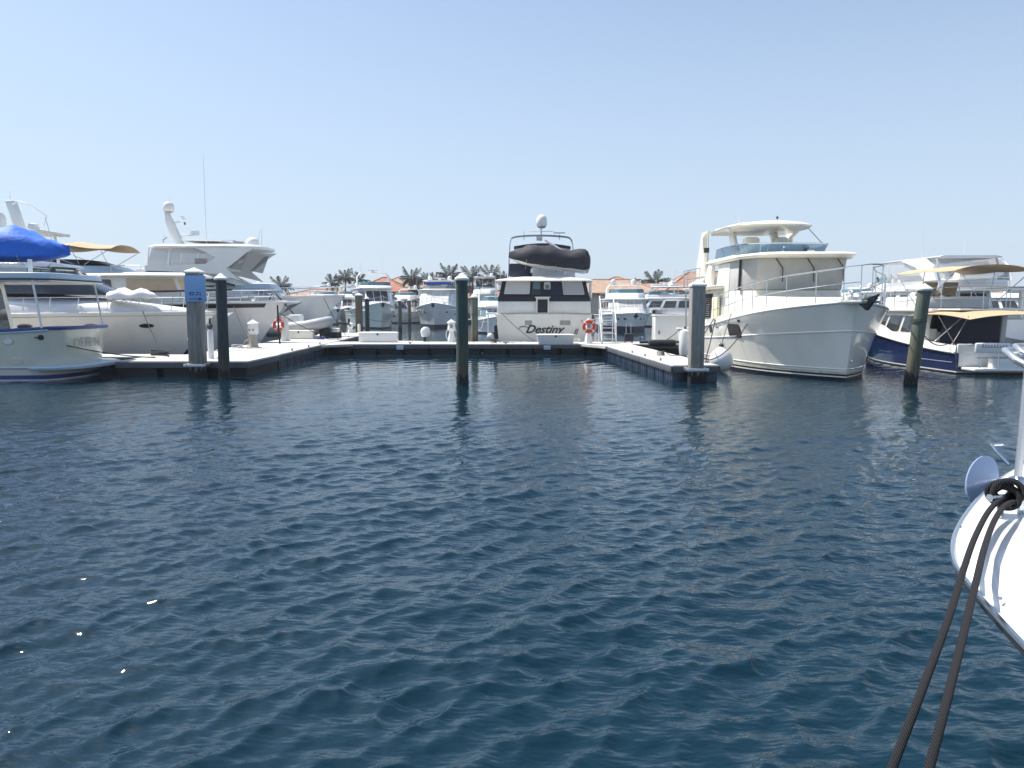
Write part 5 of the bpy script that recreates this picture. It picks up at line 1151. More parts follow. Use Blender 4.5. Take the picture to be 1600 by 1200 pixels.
# --- B: white express cruiser behind
def express():
    t = thing('express_cruiser', 'sleek white cruiser with oval portholes behind the sign pile', 'yacht', (-27.2, 31.3, 0), 0)
    H = Hull(15.2, 4.3, (1.75, 1.95, 2.05), pd=2.7, pw=1.7, rake=1.7, tr=.95, wlr=.88, smid=.5, flare=1.35)
    H.build(t, [(0, 'boot_black'), (.16, 'navy'), (9, 'hull_beige')], n=30, bul=.04, deck='white', rail='white', rr=.045)
    H.line(t, 'knuckle_line', 'grey_mid', lambda s: H.z(s) - .12, 0, 1, .014)
    for s in (.62, .77, .885): H.port(t, s, 1.52, .52, .16, -1, 'glass', 2, 'grey_mid', fr=.02); H.port(t, s, 1.52, .52, .16, 1, 'glass', 2, 'grey_mid', fr=.02)
    # rounded deck moulding
    rings = []
    for i in range(15):
        s = .3 + .69 * i / 14; q = 1 - ((s - .3) / .7) ** 2.2; p = H.P(s, H.z(s), -1); w_ = max(abs(p.y) - .06, .05); hh = .95 * q + .04
        rings.append([(p.x, -w_ * math.cos(a), p.z - .03 + hh * math.sin(a) ** .75) for a in [math.pi * k / 12 for k in range(13)]])
    MB().loft(rings, closed=False, caps=False).build('foredeck', 'white', t, smooth=60)
    dk = Block(t, 'windshield', 'glass', sym([(4.0, 1.75), (9.6, 1.65), (11.3, .8)]), 2.75, sym([(4.6, 1.45), (8.0, 1.35), (9.2, .7)]), 3.85, bevel=.08)
    MB().loft([[(x, y, 3.82) for x, y in sym([(2.6, 1.4), (8.3, 1.42), (9.6, .7)])], [(x, y, 3.95) for x, y in sym([(2.6, 1.45), (8.2, 1.45), (9.4, .7)])], [(x, y, 4.08) for x, y in sym([(2.9, 1.1), (7.6, 1.1), (8.4, .5)])]]).build('hardtop', 'white', t, bevel=.03)
    for sd_ in (-1, 1): MB().loft([[(x, sd_ * y, z) for y, z in ((1.82, 2.6), (1.72, 2.6), (1.42, 3.9), (1.52, 3.9))] for x in (3.9, 4.6)]).build('side_pillar', 'white', t)
    MB().box((8.0, -.8, 4.1), (.8, .5, .22)).build('roof_fitting', 'grey_mid', t, bevel=.06)
    # foredeck bow rail
    for sd_ in (-1, 1):
        pts = [Vector((H.P(s, 2, sd_).x, sd_ * max(abs(H.P(s, H.z(s), sd_).y) - .12, .1), H.z(s))) for s in [.55 + .43 * i / 7 for i in range(8)]]; railing(t, pts, h=.62, mids=(), r=.016, lean=(.12, 0))
    # radar mast aft
    ms = thing('x', '', '') if 0 else None
    MB().loft([[(x + dx, y, z) for dx in (0, .55) for y in ((-.12, .12) if dx == 0 else (.12, -.12))] for x, z in ((5.3, 4.05), (4.7, 5.2), (4.35, 6.05))]).build('radar_mast', 'white_matt', t, bevel=.05)
    MB().box((5.6, 0, 4.75), (3.2, 2.0, .12)).build('mast_wing', 'cream', t, bevel=.05)
    dome(t, (4.25, -.5, 4.82), .40, .78); MB().lathe([(.28, 0), (.3, .1), (.26, .22), (.05, .28)], (6.4, -.6, 4.82), 14).build('radome', 'white', t)
    MB().tube([(4.9, -.2, 5.85), (5.6, -.6, 5.95), (6.6, -.8, 5.75), (7.4, -.8, 5.35), (7.1, -.7, 5.0), (6.2, -.6, 4.8)], .025, 6).build('antenna_hoop', 'white_matt', t); MB().tube([(7.3, -.8, 5.3), (7.7, -.8, 4.1)], .018, 6).build('hoop_stay', 'white_matt', t)
    MB().tube([(3.5, 0, 6.1), (4.5, 0, 5.95)], .02, 6).build('spreader', 'white_matt', t); antenna(t, (4.6, 0, 6.05), .35)
    for o_ in [c for c in COL.objects if c.parent == t or (c.parent and c.parent.parent == t)]:
        if o_.name.split('.')[0] in ('radar_mast', 'mast_wing', 'satellite_dome', 'dome_foot', 'radome', 'antenna_hoop', 'hoop_stay', 'spreader', 'antenna'):
            for v in o_.data.vertices: v.co.x = 7.2 + (v.co.x - 4.7) * .68; v.co.z += .45
    for sd_ in (-1, 1):
        for x in (7.4, 8.4): MB().tube([(x, sd_ * .9, 4.0), (x - .1, sd_ * .9, 5.2)], .06, 6).build('wing_post', 'white', t)
    # bow anchor
    an = MB().loft([[(x, y, z) for y, z in ((-.12, z0), (.12, z0), (.12, z0 + .08), (-.12, z0 + .08))] for x, z0, z in ((14.6, 2.0, 0), (15.75, 2.02, 0))]).build('bow_roller', 'steel', t)
    MB().add([(15.3, -.2, 1.95), (15.3, .2, 1.95), (15.9, 0, 2.05), (15.25, 0, 1.6)], [(0, 1, 2), (0, 3, 1), (0, 2, 3), (1, 3, 2)]).build('anchor', 'steel', an, smooth=0)
express()
cv = covered_dinghy('crumpled white cover bundled on the cruiser foredeck', (-14.9, 30.4, 2.62), 0, 1.9, 1.0, .34, 'white_matt', None, peaks=((.3, 1.0), (.7, .8)), seedd=8, cradle=False); cv.name = 'deck_cover'; cv['category'] = 'boat cover'
rope('mooring_line', 'dark line from the white cruiser rail down to the pier head', (-14.1, 29.45, 2.1), (-12.5, 27.6, .53), .12, .018)
o = MB().tube([(.3 * math.cos(a) * (1 + .1 * math.sin(3 * a)), .2 * math.sin(a), .03 + .012 * a) for a in [i * .5 for i in range(34)]], .028, 6).build('coiled_rope', 'rope_dark', loc=(-12.5, 27.2, DZ)); tag(o, 'tangled dark rope on the pier head left of the sign pile', 'rope')

# --- C: taupe hull with black stripe, tan bimini
def taupe():
    t = thing('motor_yacht', 'taupe flybridge yacht with black sheer stripe and tan bimini', 'yacht', (-27.6, 38.7, 0), 0)
    H = Hull(16.3, 4.7, (2.2, 2.35, 2.52), pd=2.9, pw=1.8, rake=1.7, tr=.95, wlr=.9, smid=.5, flare=1.5)
    H.build(t, [(0, 'boot_black'), (.2, 'navy'), (9, 'hull_taupe')], n=28, bul=.2, deck='white', rail='white', rr=.06)
    for sd_ in (-1, 1):
        n = 24; mb = MB()
        for i in range(n):
            q = []
            for s in (.3 + .66 * i / n, .3 + .66 * (i + 1) / n): q += [H.P(s, H.z(s) - .07, sd_) + Vector((0, sd_ * .008, 0)), H.P(s, H.z(s) - .27, sd_) + Vector((0, sd_ * .008, 0))]
            mb.add([q[0], q[2], q[3], q[1]], [(0, 1, 2, 3)])
        mb.build('sheer_stripe', 'black', t, smooth=0)
    sa = Block(t, 'saloon', 'cream', sym([(3.0, 1.8), (9.2, 1.85), (11.9, 1.4)]), 2.2, sym([(3.0, 1.7), (9.0, 1.7), (11.3, 1.2)]), 3.72, bevel=.06)
    sa.win(0, .60, .78, .52, .90); sa.win(0, .82, .905, .52, .90); sa.win(0, .35, .56, .52, .90); sa.win(1, .05, .95, .5, .93, 'tan_pale', None, name='windscreen_cover'); sa.win(2, .05, .95, .5, .93, 'tan_pale', None, name='windscreen_cover')
    sa.win(4, .1, .4, .5, .88)
    pl = sym([(2.0, 1.9), (9.4, 1.9), (12.1, 1.35), (12.4, .7)])
    MB().loft([[(x, y, 3.7) for x, y in pl], [(x, y * 1.01, 3.78) for x, y in pl], [(x - .4, y * .85, 3.92) for x, y in pl]]).build('saloon_roof', 'cream', t, bevel=.02)
    MB().tube([(3, -2.0, 2.95), (8, -2.02, 2.95), (11.5, -1.9, 3.02), (14, -1.1, 3.1)], .05, 6).build('bulwark_cap', 'black', t)
    fb = Block(t, 'flybridge_coaming', 'pale_blue', sym([(2.6, 1.5), (7.4, 1.5), (8.9, 1.0)]), 3.85, sym([(2.6, 1.45), (7.0, 1.4), (8.0, .9)]), 4.25, bevel=.06)
    MB().loft([[(x, y, 4.2) for x, y in sym([(4.2, 1.44), (7.0, 1.4), (8.0, .9)])], [(x, y, 4.55) for x, y in sym([(4.6, 1.36), (6.3, 1.32), (6.9, .8)])]]).build('flybridge_windscreen', 'black', fb.o, bevel=.03)
    f = MB().tube([(8.2, -1.2, 3.95), (8.2, -1.2, 4.25), (9.6, -1.1, 4.25), (9.6, -1.1, 3.95)], .03, 6).build('grab_rail', 'white', t)
    bimini(t, 4.3, 8.4, 1.45, 5.50, 'tan', camber=.25, sag=.1, bows=3, droop=(-.12, -.2), foot=(6.8, 4.3))
    for sd_ in (-1, 1):
        pts = []
        for i in range(9):
            s = .55 + .42 * i / 8; p = H.P(s, H.z(s), sd_); pts.append(Vector((p.x, sd_ * max(abs(p.y) - .1, .12), p.z)))
        railing(t, pts, h=.6, mids=(.5,), r=.02, lean=(.1, 0))
    MB().box((16.4, 0, 2.5), (1.1, .4, .1)).build('bow_roller', 'white', t, bevel=.03); q = MB(); q.add([(16.5, -.3, 2.35), (16.5, .3, 2.35), (17.1, 0, 2.5), (16.1, 0, 1.95)], [(0, 1, 2), (0, 3, 1), (0, 2, 3), (1, 3, 2)]); q.build('anchor', 'grey_dark', t, smooth=0)
    MB().lathe([(.14, 0), (.16, .3)], (14.6, 0, 2.5), 8).build('windlass', 'steel', t)
taupe()
rope('mooring_line', 'dark bow line of the striped yacht beside the lantern pedestal', (-13.3, 36.9, 2.3), (-11.6, 34.0, .55), .06, .016)
o = MB().tube([(-11.3, 37.2, 2.35), (-11.25, 37.1, 1.2), (-11.15, 36.9, .5)], .045, 6).build('power_cable', 'black'); tag(o, 'thick black power cable hanging down from the striped yacht bow', 'cable')

# --- D: big grey flybridge yacht with sweeping hardtop
def big_grey():
    t = thing('motor_yacht', 'large white yacht with sweeping hardtop and raked radar mast', 'yacht', (-31.4, 46.6, 0), 0)
    H = Hull(21.3, 5.6, (2.3, 2.55, 2.95), pd=3.0, pw=1.8, rake=2.6, tr=.95, wlr=.88, smid=.5, flare=1.6)
    H.build(t, [(0, 'boot_black'), (.2, 'navy'), (9, 'hull_grey')], n=30, bul=.15, deck='white', rail='white', rr=.06)
    up = Block(t, 'main_deckhouse', 'pale_blue' if 0 else 'hull_grey', sym([(3.0, 2.4), (13.5, 2.45), (17.0, 1.7), (18.0, .8)]), 2.4, sym([(3.0, 2.35), (13.0, 2.3), (15.6, 1.5), (16.2, .6)]), lambda x: 3.95 - max(0, x - 7) * .075, bevel=.15, segs=3)
    # dark window sweep
    bands_ = []
    for sd_ in (-1, 1):
        mb = MB(); bands_.append(mb); A = [(6, 2.0, 4.30), (9, 2.05, 4.28), (12, 2.02, 3.95), (14.6, 1.8, 3.55)]; Bq = [(6, 2.25, 4.0), (9, 2.28, 3.98), (12, 2.26, 3.72), (14.6, 1.98, 3.44)]
        for i in range(3): mb.add([(x, sd_ * (y + .14), z) for x, y, z in (Bq[i], Bq[i + 1], A[i + 1], A[i])], [(0, 1, 2, 3)])
    up2 = Block(t, 'upper_deckhouse', 'hull_grey', sym([(5.0, 2.2), (12.0, 2.2), (15.3, 1.2)]), 3.5, sym([(5.0, 2.1), (10.5, 2.1), (12.6, 1.2)]), lambda x: 4.5 - max(0, x - 8) * .06, bevel=.1, segs=2)
    for mb in bands_: mb.build('window_band', 'glass', t, smooth=0)
    # flybridge side wings sweeping up to the hardtop
    for sd_ in (-1, 1):
        pr = [(6.3, 4.35), (12.8, 4.15), (15.4, 3.75), (15.8, 3.9), (14.4, 4.6), (16.3, 5.45), (16.9, 5.62), (13.2, 5.5), (10.8, 5.42), (13.6, 5.0), (12.4, 4.75), (9.8, 4.55), (6.3, 4.6)]
        pr = [(6.0, 4.35), (12.8, 4.15), (15.2, 3.8), (13.9, 4.45), (15.9, 5.35), (16.6, 5.6), (11.0, 5.62), (13.1, 5.1), (11.9, 4.72), (6.0, 4.62)]
        a = [(x, sd_ * 2.12, z) for x, z in pr]; MB().plate(a, .1, Vector((0, sd_, 0)), back=.02).build('side_wing', 'white', t, smooth=20)
        MB().plate([(x, sd_ * 2.05, z) for x, z in ((6.1, 4.6), (8.0, 4.6), (8.3, 5.6), (6.7, 5.6))], .01, Vector((0, sd_, 0))).build('clear_curtain', 'vinyl', t)
        MB().plate([(x, sd_ * 2.04, z) for x, z in ((8.3, 4.6), (11.8, 4.7), (12.8, 5.1), (10.8, 5.6), (8.5, 5.6))], .01, Vector((0, sd_, 0))).build('clear_curtain', 'vinyl', t)
        MB().plate([(x, sd_ * 1.9, z) for x, z in ((13.9, 4.5), (15.2, 4.35), (15.9, 5.4), (15.5, 5.4))], .01, Vector((0, sd_, 0))).build('rolled_curtain', 'vinyl_grey', t)
        for x in (6.1, 8.2): MB().tube([(x, sd_ * 2.05, 4.4), (x + .3, sd_ * 2.05, 5.65)], .05, 6).build('hardtop_post', 'white', t)
    MB().plate([(x, y, z) for x, y, z in ((6.0, 2.0, 4.5), (6.0, -2.0, 4.5), (6.6, -2.0, 5.65), (6.6, 2.0, 5.65))], .01).build('clear_curtain', 'vinyl', t)
    pl = sym([(6.0, 1.6), (7.0, 2.2), (14.0, 2.35), (16.4, 1.7), (17.2, .7)])
    MB().loft([[(x, y * .96, 5.60) for x, y in pl], [(x, y, 5.68) for x, y in pl], [(x, y, 5.74) for x, y in pl], [(x * .97 + .35, y * .88, 5.86) for x, y in pl]]).build('hardtop', 'white', t, bevel=.01)
    MB().box((10.6, -.9, 4.85), (1.0, .5, .5)).build('red_ensign_cover', 'flag_red', t, bevel=.05); MB().box((13.0, 0, 4.6), (.7, 2.4, .5)).build('helm_console', 'upholstery', t, bevel=.1); MB().box((9.0, .5, 4.6), (2.0, 1.6, .4)).build('sun_lounger', 'navy', t, bevel=.1)
    # raked mast, leaning aft
    MB().loft([[(x, -.14, z), (x + w_, -.14, z), (x + w_, .14, z), (x, .14, z)] for x, w_, z in ((7.6, 1.0, 5.8), (7.0, .9, 6.6), (6.6, .8, 7.3), (6.55, .35, 7.9))]).build('radar_mast', 'white_matt', t, bevel=.05)
    MB().tube([(7.3, 0, 7.25), (8.3, 0, 7.35)], .05, 6).build('mast_arm', 'white_matt', t); MB().box((8.35, 0, 7.55), (.18, 1.1, .1), .3).build('radar_scanner', 'white', t, bevel=.03); MB().lathe([(.05, 0), (.05, -.15)], (8.5, 0, 7.3), 8).build('camera_fitting', 'grey_dark', t)
    MB().tube([(7.6, 0, 6.5), (9.4, 0, 6.55)], .06, 6).build('mast_arm', 'white_matt', t); MB().lathe([(.24, 0), (.26, .1), (.24, .24), (.03, .28)], (9.5, 0, 6.55), 14).build('radome', 'white', t)
    dome(t, (7.0, -.1, 7.92), .32, .58); antenna(t, (6.7, .5, 7.7), 1.2); antenna(t, (6.4, 0, 6.3), .5, (-.2, 0))
    MB().tube([(6.6, 0, 6.4), (6.2, 0, 6.25), (6.3, 0, 6.1)], .05, 6).build('mast_horn', 'grey_mid', t)
    # awning frame on the hardtop
    fr = [(9.0, -1.2, 6.15), (12.9, -1.2, 6.1), (13.6, 0, 6.2), (12.9, 1.2, 6.1), (9.0, 1.2, 6.15)]
    MB().tube(fr, .04, 6, closed=True).build('awning_frame', 'white_matt', t); MB().box((11, 0, 6.12), (3.6, 2.2, .05)).build('awning', 'screen_grey', t)
    for x in (10.2, 12.6): MB().tube([(x, -1.1, 6.1), (x + (.6 if x > 12 else 0), -1.1, 5.8)], .03, 6).build('awning_post', 'grey_mid', t)
    MB().box((13.9, 0, 6.1), (.9, .5, .12), .2).build('folded_gear', 'grey_mid', t, bevel=.04)
    dome(t, (15.6, -.5, 5.80), .38, .56); antenna(t, (16.3, -.9, 5.8), .9, (.2, 0), r=.02); antenna(t, (16.5, -.5, 5.8), 1.1, (.05, 0), r=.02)
    antenna(t, (11.3, -1.0, 5.9), 5.2, (0, 0), r=.014)
    f_ = lambda x: 6.85 + .589 * x
    for o_ in [c for c in COL.objects if c.parent == t or (c.parent and c.parent.parent == t)]:
        if o_.type != 'MESH': continue
        nm = o_.name.split('.')[0]
        if nm in ('hull', 'deck', 'rub_rail', 'main_deckhouse'): continue
        xs = [v.co.x for v in o_.data.vertices]; c_ = (min(xs) + max(xs)) / 2; k_ = f_(c_) - c_
        for v in o_.data.vertices: v.co.x = v.co.x + k_ if (nm in ('satellite_dome', 'dome_foot', 'radome', 'antenna', 'radar_scanner', 'camera_fitting')) else f_(v.co.x)
    Block(t, 'foredeck_lounge', 'pale_blue', sym([(14.6, 1.5), (17.4, 1.0)]), 3.2, sym([(14.8, 1.3), (17.1, .8)]), 3.62, bevel=.15, segs=3)
    for sd_ in (-1, 1):
        pts = []
        for i in range(11):
            s = .5 + .48 * i / 10; p = H.P(s, H.z(s), sd_); pts.append(Vector((p.x, sd_ * max(abs(p.y) - .1, .14), p.z)))
        railing(t, pts, h=.55, mids=(.5,), r=.02, lean=(.1, 0))
big_grey()
# inflatable on the walkway
def inflatable():
    t = thing('inflatable_boat', 'grey inflatable tender with console resting on the left walkway', 'dinghy', (-12.3, 43.9, DZ + .52), R(-8)); t.scale = (1.2, 1.3, 1.3)
    P = [(-1.5, -.62, 0), (-.3, -.66, .05), (.7, -.6, .12), (1.4, -.34, .26), (1.65, 0, .32), (1.4, .34, .26), (.7, .6, .12), (-.3, .66, .05), (-1.5, .62, 0)]
    q = []
    for i in range(len(P) - 1):
        for k in range(4): q.append(Vector(P[i]).lerp(Vector(P[i + 1]), k / 4))
    q.append(Vector(P[-1])); MB().tube(q, .24, 12).build('tube', 'hypalon', t)
    MB().loft([[(-1.4, -.5, -.1), (-1.4, .5, -.1), (-1.4, .12, -.36), (-1.4, -.12, -.36)], [(1.0, -.4, 0), (1.0, .4, 0), (1.0, .05, -.28), (1.0, -.05, -.28)], [(1.5, -.1, .2), (1.5, .1, .2), (1.5, .02, .05), (1.5, -.02, .05)]]).build('keel', 'white', t)
    MB().box((0, 0, .38), (.6, .5, .5)).build('console', 'white', t, bevel=.08); MB().box((-.8, 0, .3), (.5, .8, .3)).build('seat', 'upholstery', t, bevel=.08)
    MB().tube([(-1.4, -.5, .3), (-1.2, 0, 1.5), (-1.0, 0, 1.55), (.1, .3, .3)], .025, 6).build('lifting_bridle', 'black', t); outboard(t, (-1.7, 0, .3), sc=.9)
inflatable()
# --- foreground bow at the right edge
def fore_bow():
    t = thing('foreground_boat', 'white boat bow with steel rub rail close at the right edge', 'boat', (2.9, 2.6, 0), 0)
    org = Vector((2.9, 2.6, 0)); ZD = 1.56
    edge = [(1720, 668), (1660, 694), (1610, 718), (1590, 730), (1560, 747), (1532, 772), (1508, 800), (1492, 828), (1487, 852), (1492, 876), (1505, 896), (1527, 922), (1562, 960), (1612, 1012), (1690, 1092), (1790, 1195), (1940, 1350)]
    P = [onz(x + 5, y - 4, ZD) for x, y in edge]
    # resample smoothly
    Q = []
    for i in range(len(P) - 1):
        p0 = P[max(i - 1, 0)]; p1 = P[i]; p2 = P[i + 1]; p3 = P[min(i + 2, len(P) - 1)]
        for k in range(4):
            u = k / 4; Q.append(.5 * ((2 * p1) + (-p0 + p2) * u + (2 * p0 - 5 * p1 + 4 * p2 - p3) * u * u + (-p0 + 3 * p1 - 3 * p2 + p3) * u ** 3))
    Q.append(P[-1]); tip = min(Q, key=lambda p: p.x); cen = Vector((max(p.x for p in Q) + .3, (Q[0].y + Q[-1].y) / 2, ZD))
    loc = [q - org for q in Q]; cl = cen - org
    def ring(k, z): return [Vector((cl.x + (p.x - cl.x) * k, cl.y + (p.y - cl.y) * k, z)) for p in loc]
    mb = MB(); mb.loft([ring(1.0, ZD - .02), ring(.965, ZD - .055), ring(.91, ZD - .14), ring(.82, ZD - .28), ring(.70, ZD - .6), ring(.56, ZD - 1.05), ring(.47, .1), ring(.43, -.3)], closed=False, caps=False).build('hull', 'white', t, smooth=60)
    mb = MB(); rr = [ring(1.0, ZD - .02), ring(.99, ZD + .008), ring(.965, ZD + .022), ring(.93, ZD + .02), ring(.915, ZD + .022), ring(.90, ZD + .034), ring(.5, ZD + .05), ring(.02, ZD + .055)]
    mb.loft(rr, closed=False, caps=False).build('deck', 'white', t, smooth=60)
    MB().tube([p + Vector((0, 0, -ZD + ZD - .0)) * 1 + (p - cl).normalized() * .006 - Vector((0, 0, .018)) for p in loc], .009, 8).build('rub_rail', 'steel', t)
    MB().tube([p + (p - cl).normalized() * .000 - Vector((0, 0, .034)) for p in loc], .008, 8).build('rubber_strip', 'rubber_black', t)
    i = 0
    for p in loc[2::9]:
        d = (p - cl); d.z = 0; d.normalize(); MB().lathe([(.006, 0), (.005, .004), (.001, .006)], tuple(p + d * .0 + Vector((0, 0, .012)) - d * .012), 8).build('screw', 'steel', t)
    # stanchion and pulpit loop
    b = onz(1590, 752, ZD + .03) - org
    MB().tube([b, b + Vector((.03, .02, .68))], .0135, 12).build('stanchion', 'alu', t); MB().lathe([(.034, 0), (.03, .012), (.016, .02)], tuple(b), 14).build('stanchion_base', 'steel', t)
    c = b + Vector((.03, .02, .46)); MB().tube([c + Vector((.12, .2, .03)), c + Vector((-.02, .12, .03)), c + Vector((-.05, .0, .0)), c + Vector((.0, -.06, -.04)), c + Vector((.15, -.12, -.05)), c + Vector((.6, -.3, -.05))], .014, 10).build('pulpit_rail', 'alu', t)
    MB().tube([c + Vector((.12, .16, .05)), c + Vector((-.0, .09, .05)), c + Vector((-.03, .0, .03)), c + Vector((.02, -.05, -.0)), c + Vector((.2, -.1, -.0))], .011, 10).build('upper_hoop', 'alu', t)
    k = onz(1577, 726, ZD) - org; MB().tube([k + Vector((0, .0, -.0)), k + Vector((-.03, .05, .05)), k + Vector((-.02, .1, .07)), k + Vector((.04, .12, .07))], .008, 8).build('anchor_clip', 'steel', t)
    # spoon shaped anchor blade beyond the far edge
    n = 22; ctr = onz(1534, 750, ZD - .02) - org
    u = Vector((.55, -.2, .52)).normalized(); v = Vector((-.1, .42, -.1)).normalized(); u = (onz(1556, 790, ZD - .02) - org - ctr); u = Vector((.10, -.04, -.04)); 
    right = Vector((1, 0, 0)); upv = Vector((0, .25, .97)); pts = []
    for i_ in range(n):
        a = 2 * math.pi * i_ / n; ex, ey = math.cos(a), math.sin(a); r1 = .062 * ex; r2 = .105 * ey
        th = R(-22); pts.append(ctr + right * (r1 * math.cos(th) - r2 * math.sin(th)) + upv * (r1 * math.sin(th) + r2 * math.cos(th)))
    MB().plate(pts, .006, Vector((0, -.97, .25)), back=.006).build('anchor_blade', 'blade', t, smooth=0)
    # cleat
    c0 = onz(1573, 792, ZD + .05) - org
    MB().tube([c0 + Vector((-.07, -.02, .035)), c0 + Vector((-.03, 0, .03)), c0 + Vector((.05, .01, .03)), c0 + Vector((.1, .03, .035))], .012, 8).build('bow_cleat', 'steel', t)
    for dx in (-.02, .045): MB().tube([c0 + Vector((dx, 0, -.06)), c0 + Vector((dx, 0, .03))], .01, 8).build('cleat_leg', 'steel', t)
    return org + c0, ZD
c0, ZD = fore_bow()
def braided(name, label, pts, r, n=12):
    """rope along a smooth path with UVs for the braid"""
    P = [Vector(p) for p in pts]; Q = []
    for i in range(len(P) - 1):
        p0 = P[max(i - 1, 0)]; p1 = P[i]; p2 = P[i + 1]; p3 = P[min(i + 2, len(P) - 1)]
        for k in range(10):
            u = k / 10; Q.append(.5 * ((2 * p1) + (-p0 + p2) * u + (2 * p0 - 5 * p1 + 4 * p2 - p3) * u * u + (-p0 + 3 * p1 - 3 * p2 + p3) * u ** 3))
    Q.append(P[-1]); mb = MB().tube(Q, r, n)
    o = mb.build(name, 'rope_braid'); me = o.data; uv = me.uv_layers.new(name='UVMap'); d = [0]
    for i in range(1, len(Q)): d.append(d[-1] + (Q[i] - Q[i - 1]).length)
    for pl in me.polygons:
        ks = [me.loops[l].vertex_index for l in pl.loop_indices]; wrap = max(k % n for k in ks) == n - 1 and min(k % n for k in ks) == 0
        for l in pl.loop_indices:
            vi = me.loops[l].vertex_index; ring = min(vi // n, len(Q) - 1); k = vi % n
            if wrap and k == 0: k = n
            uv.data[l].uv = (d[ring] / (2 * math.pi * r) * 1.0, k / n)
    if label: tag(o, label, 'rope')
    return o
# both lines leave the cleat, cross the rail and run down towards the dock we stand on
RR = .0078
def pt(px, py, z): return onz(px, py, z)
a_ = [pt(1578, 780, 1.63), pt(1562, 782, 1.64), pt(1544, 800, 1.635), pt(1524, 838, 1.63), pt(1508, 882, 1.615), pt(1484, 960, 1.585), pt(1440, 1080, 1.54), pt(1388, 1215, 1.48), pt(1360, 1290, 1.45)]
braided('mooring_rope', 'left of the two black braided ropes running down from the near bow', a_, RR)
b_ = [pt(1586, 784, 1.63), pt(1570, 790, 1.64), pt(1553, 815, 1.635), pt(1538, 856, 1.63), pt(1526, 905, 1.62), pt(1508, 980, 1.59), pt(1478, 1100, 1.55), pt(1448, 1215, 1.50), pt(1430, 1290, 1.47)]
braided('mooring_rope', 'right of the two black braided ropes running down from the near bow', b_, RR)
cc = c0 + Vector((.005, .0, .03)); coil = []; crnd = random.Random(12)
for i in range(44):
    a = i * .62; r_ = .036 + .009 * math.sin(a * .43 + 1) + crnd.uniform(-.003, .003); coil.append(cc + Vector((r_ * 1.05 * math.cos(a) - .006 * math.sin(i * .21), .018 * math.sin(a * .9), r_ * .92 * math.sin(a) + .012 + .005 * math.cos(i * .3))) + Vector((-.01, -.022 + .0012 * i, 0)))
coil += [cc + Vector((.09, .0, -.02)), cc + Vector((.2, -.03, -.045)), cc + Vector((.5, -.1, -.03))]
braided('rope_coil', 'coil of black braided rope on the near bow cleat', coil, .0088)

# ------------------------------------------------------------ yachts of the inner basin
cruiser('green tinted trawler yacht with pipe arch, bow towards the viewer, far left', (-17.9, 93.5, 0), R(-72), L=15, B=5.0, sh=(1.9, 1.9, 2.75), hm='hull_green', roof=4.2, fly=4.6, top=6.0, hard=False, arch=True, topx=(.55, .66), cab=(.3, .72), domes=0, portholes=((.55, 1.6), (.66, 1.65)))
cruiser('white hulled yacht with rolled blue dodger and cream hardtop, bow towards the viewer', (-8.45, 98.5, 0), R(-90), L=16, B=5.5, sh=(1.9, 1.95, 2.72), hm='hull_grey', roof=4.15, fly=4.35, top=5.3, topm='cream', dodger='canvas_blue', windcov='screen_white', domes=2, bands=[(0, 'boot_black'), (.35, 'navy'), (9, 'hull_grey')], flyglass='canvas_mid', portholes=((.72, 1.5), (.86, 1.7)), topx=(.4, .6))
cruiser('white sedan cruiser with grey screened windows, bow towards the viewer, right of centre', (11.0, 82.5, 0), R(-90), L=14, B=4.8, sh=(1.5, 1.5, 1.75), hm='hull_grey', roof=2.95, fly=3.6, top=4.45, hard=False, arch=True, windcov='canvas_grey', domes=2, radar_=False, bands=[(0, 'boot_black'), (.5, 'navy'), (9, 'hull_grey')], topx=(.46, .62), flyglass='glass_teal', portholes=((.85, 1.2), (.92, 1.2)), anchor=True, pd=3.2)
cruiser('white yacht behind the big locker, blue windscreen', (18.2, 68, 0), R(-98), L=12, B=4.2, sh=(1.3, 1.3, 1.8), hm='hull_grey', roof=2.8, fly=3.2, top=4.1, hard=False, wm='glass_blue', domes=0, topx=(.4, .6), pd=2.6)
cruiser('white cruiser half hidden behind the sedan cruiser, side windows showing', (20.6, 100, 0), R(-110), L=13, B=4.4, sh=(1.5, 1.5, 2.0), hm='hull_cream', roof=3.4, fly=3.9, top=4.9, domes=1)
cruiser('white cruiser with open hardtop between the green trawler and the piles', (-22.5, 108, 0), R(12), L=10.5, B=3.8, sh=(1.4, 1.4, 1.8), hm='hull_cream', roof=3.0, fly=3.3, top=4.1, domes=1, radar_=False, portholes=((.6, 1.0), (.8, 1.1)), topx=(.3, .55))
cruiser('white sport boat with crimson canvas top', (-12.6, 117, 0), R(-82), L=12, B=4.2, sh=(1.6, 1.6, 2.3), hm='hull_grey', roof=3.5, fly=3.9, top=5.6, hard=False, arch=False, canvas='canvas_red', domes=0, radar_=False, topx=(.42, .66))
cruiser('grey toned yacht just right of the central green pile', (-3.7, 112, 0), R(-90), L=13, B=4.3, sh=(1.6, 1.6, 2.3), hm='hull_grey', roof=3.9, fly=4.6, top=6.3, canvas=None, domes=1, wm='vinyl_grey')
cruiser('small pale yacht left of the stern yacht, foredeck pointing here', (-2.1, 72.5, 0), R(-84), L=9.5, B=3.3, sh=(1.0, 1.0, 1.5), hm='hull_grey', roof=2.2, fly=2.8, top=3.9, hard=False, arch=True, domes=1, radar_=False, wm='glass_teal', cat='boat')
cruiser('low white cruiser far left beneath the lone palm', (-42, 108, 0), R(10), L=14, B=4.4, sh=(1.6, 1.6, 2.2), hm='hull_cream', roof=3.7, fly=4.3, top=5.5, domes=1)
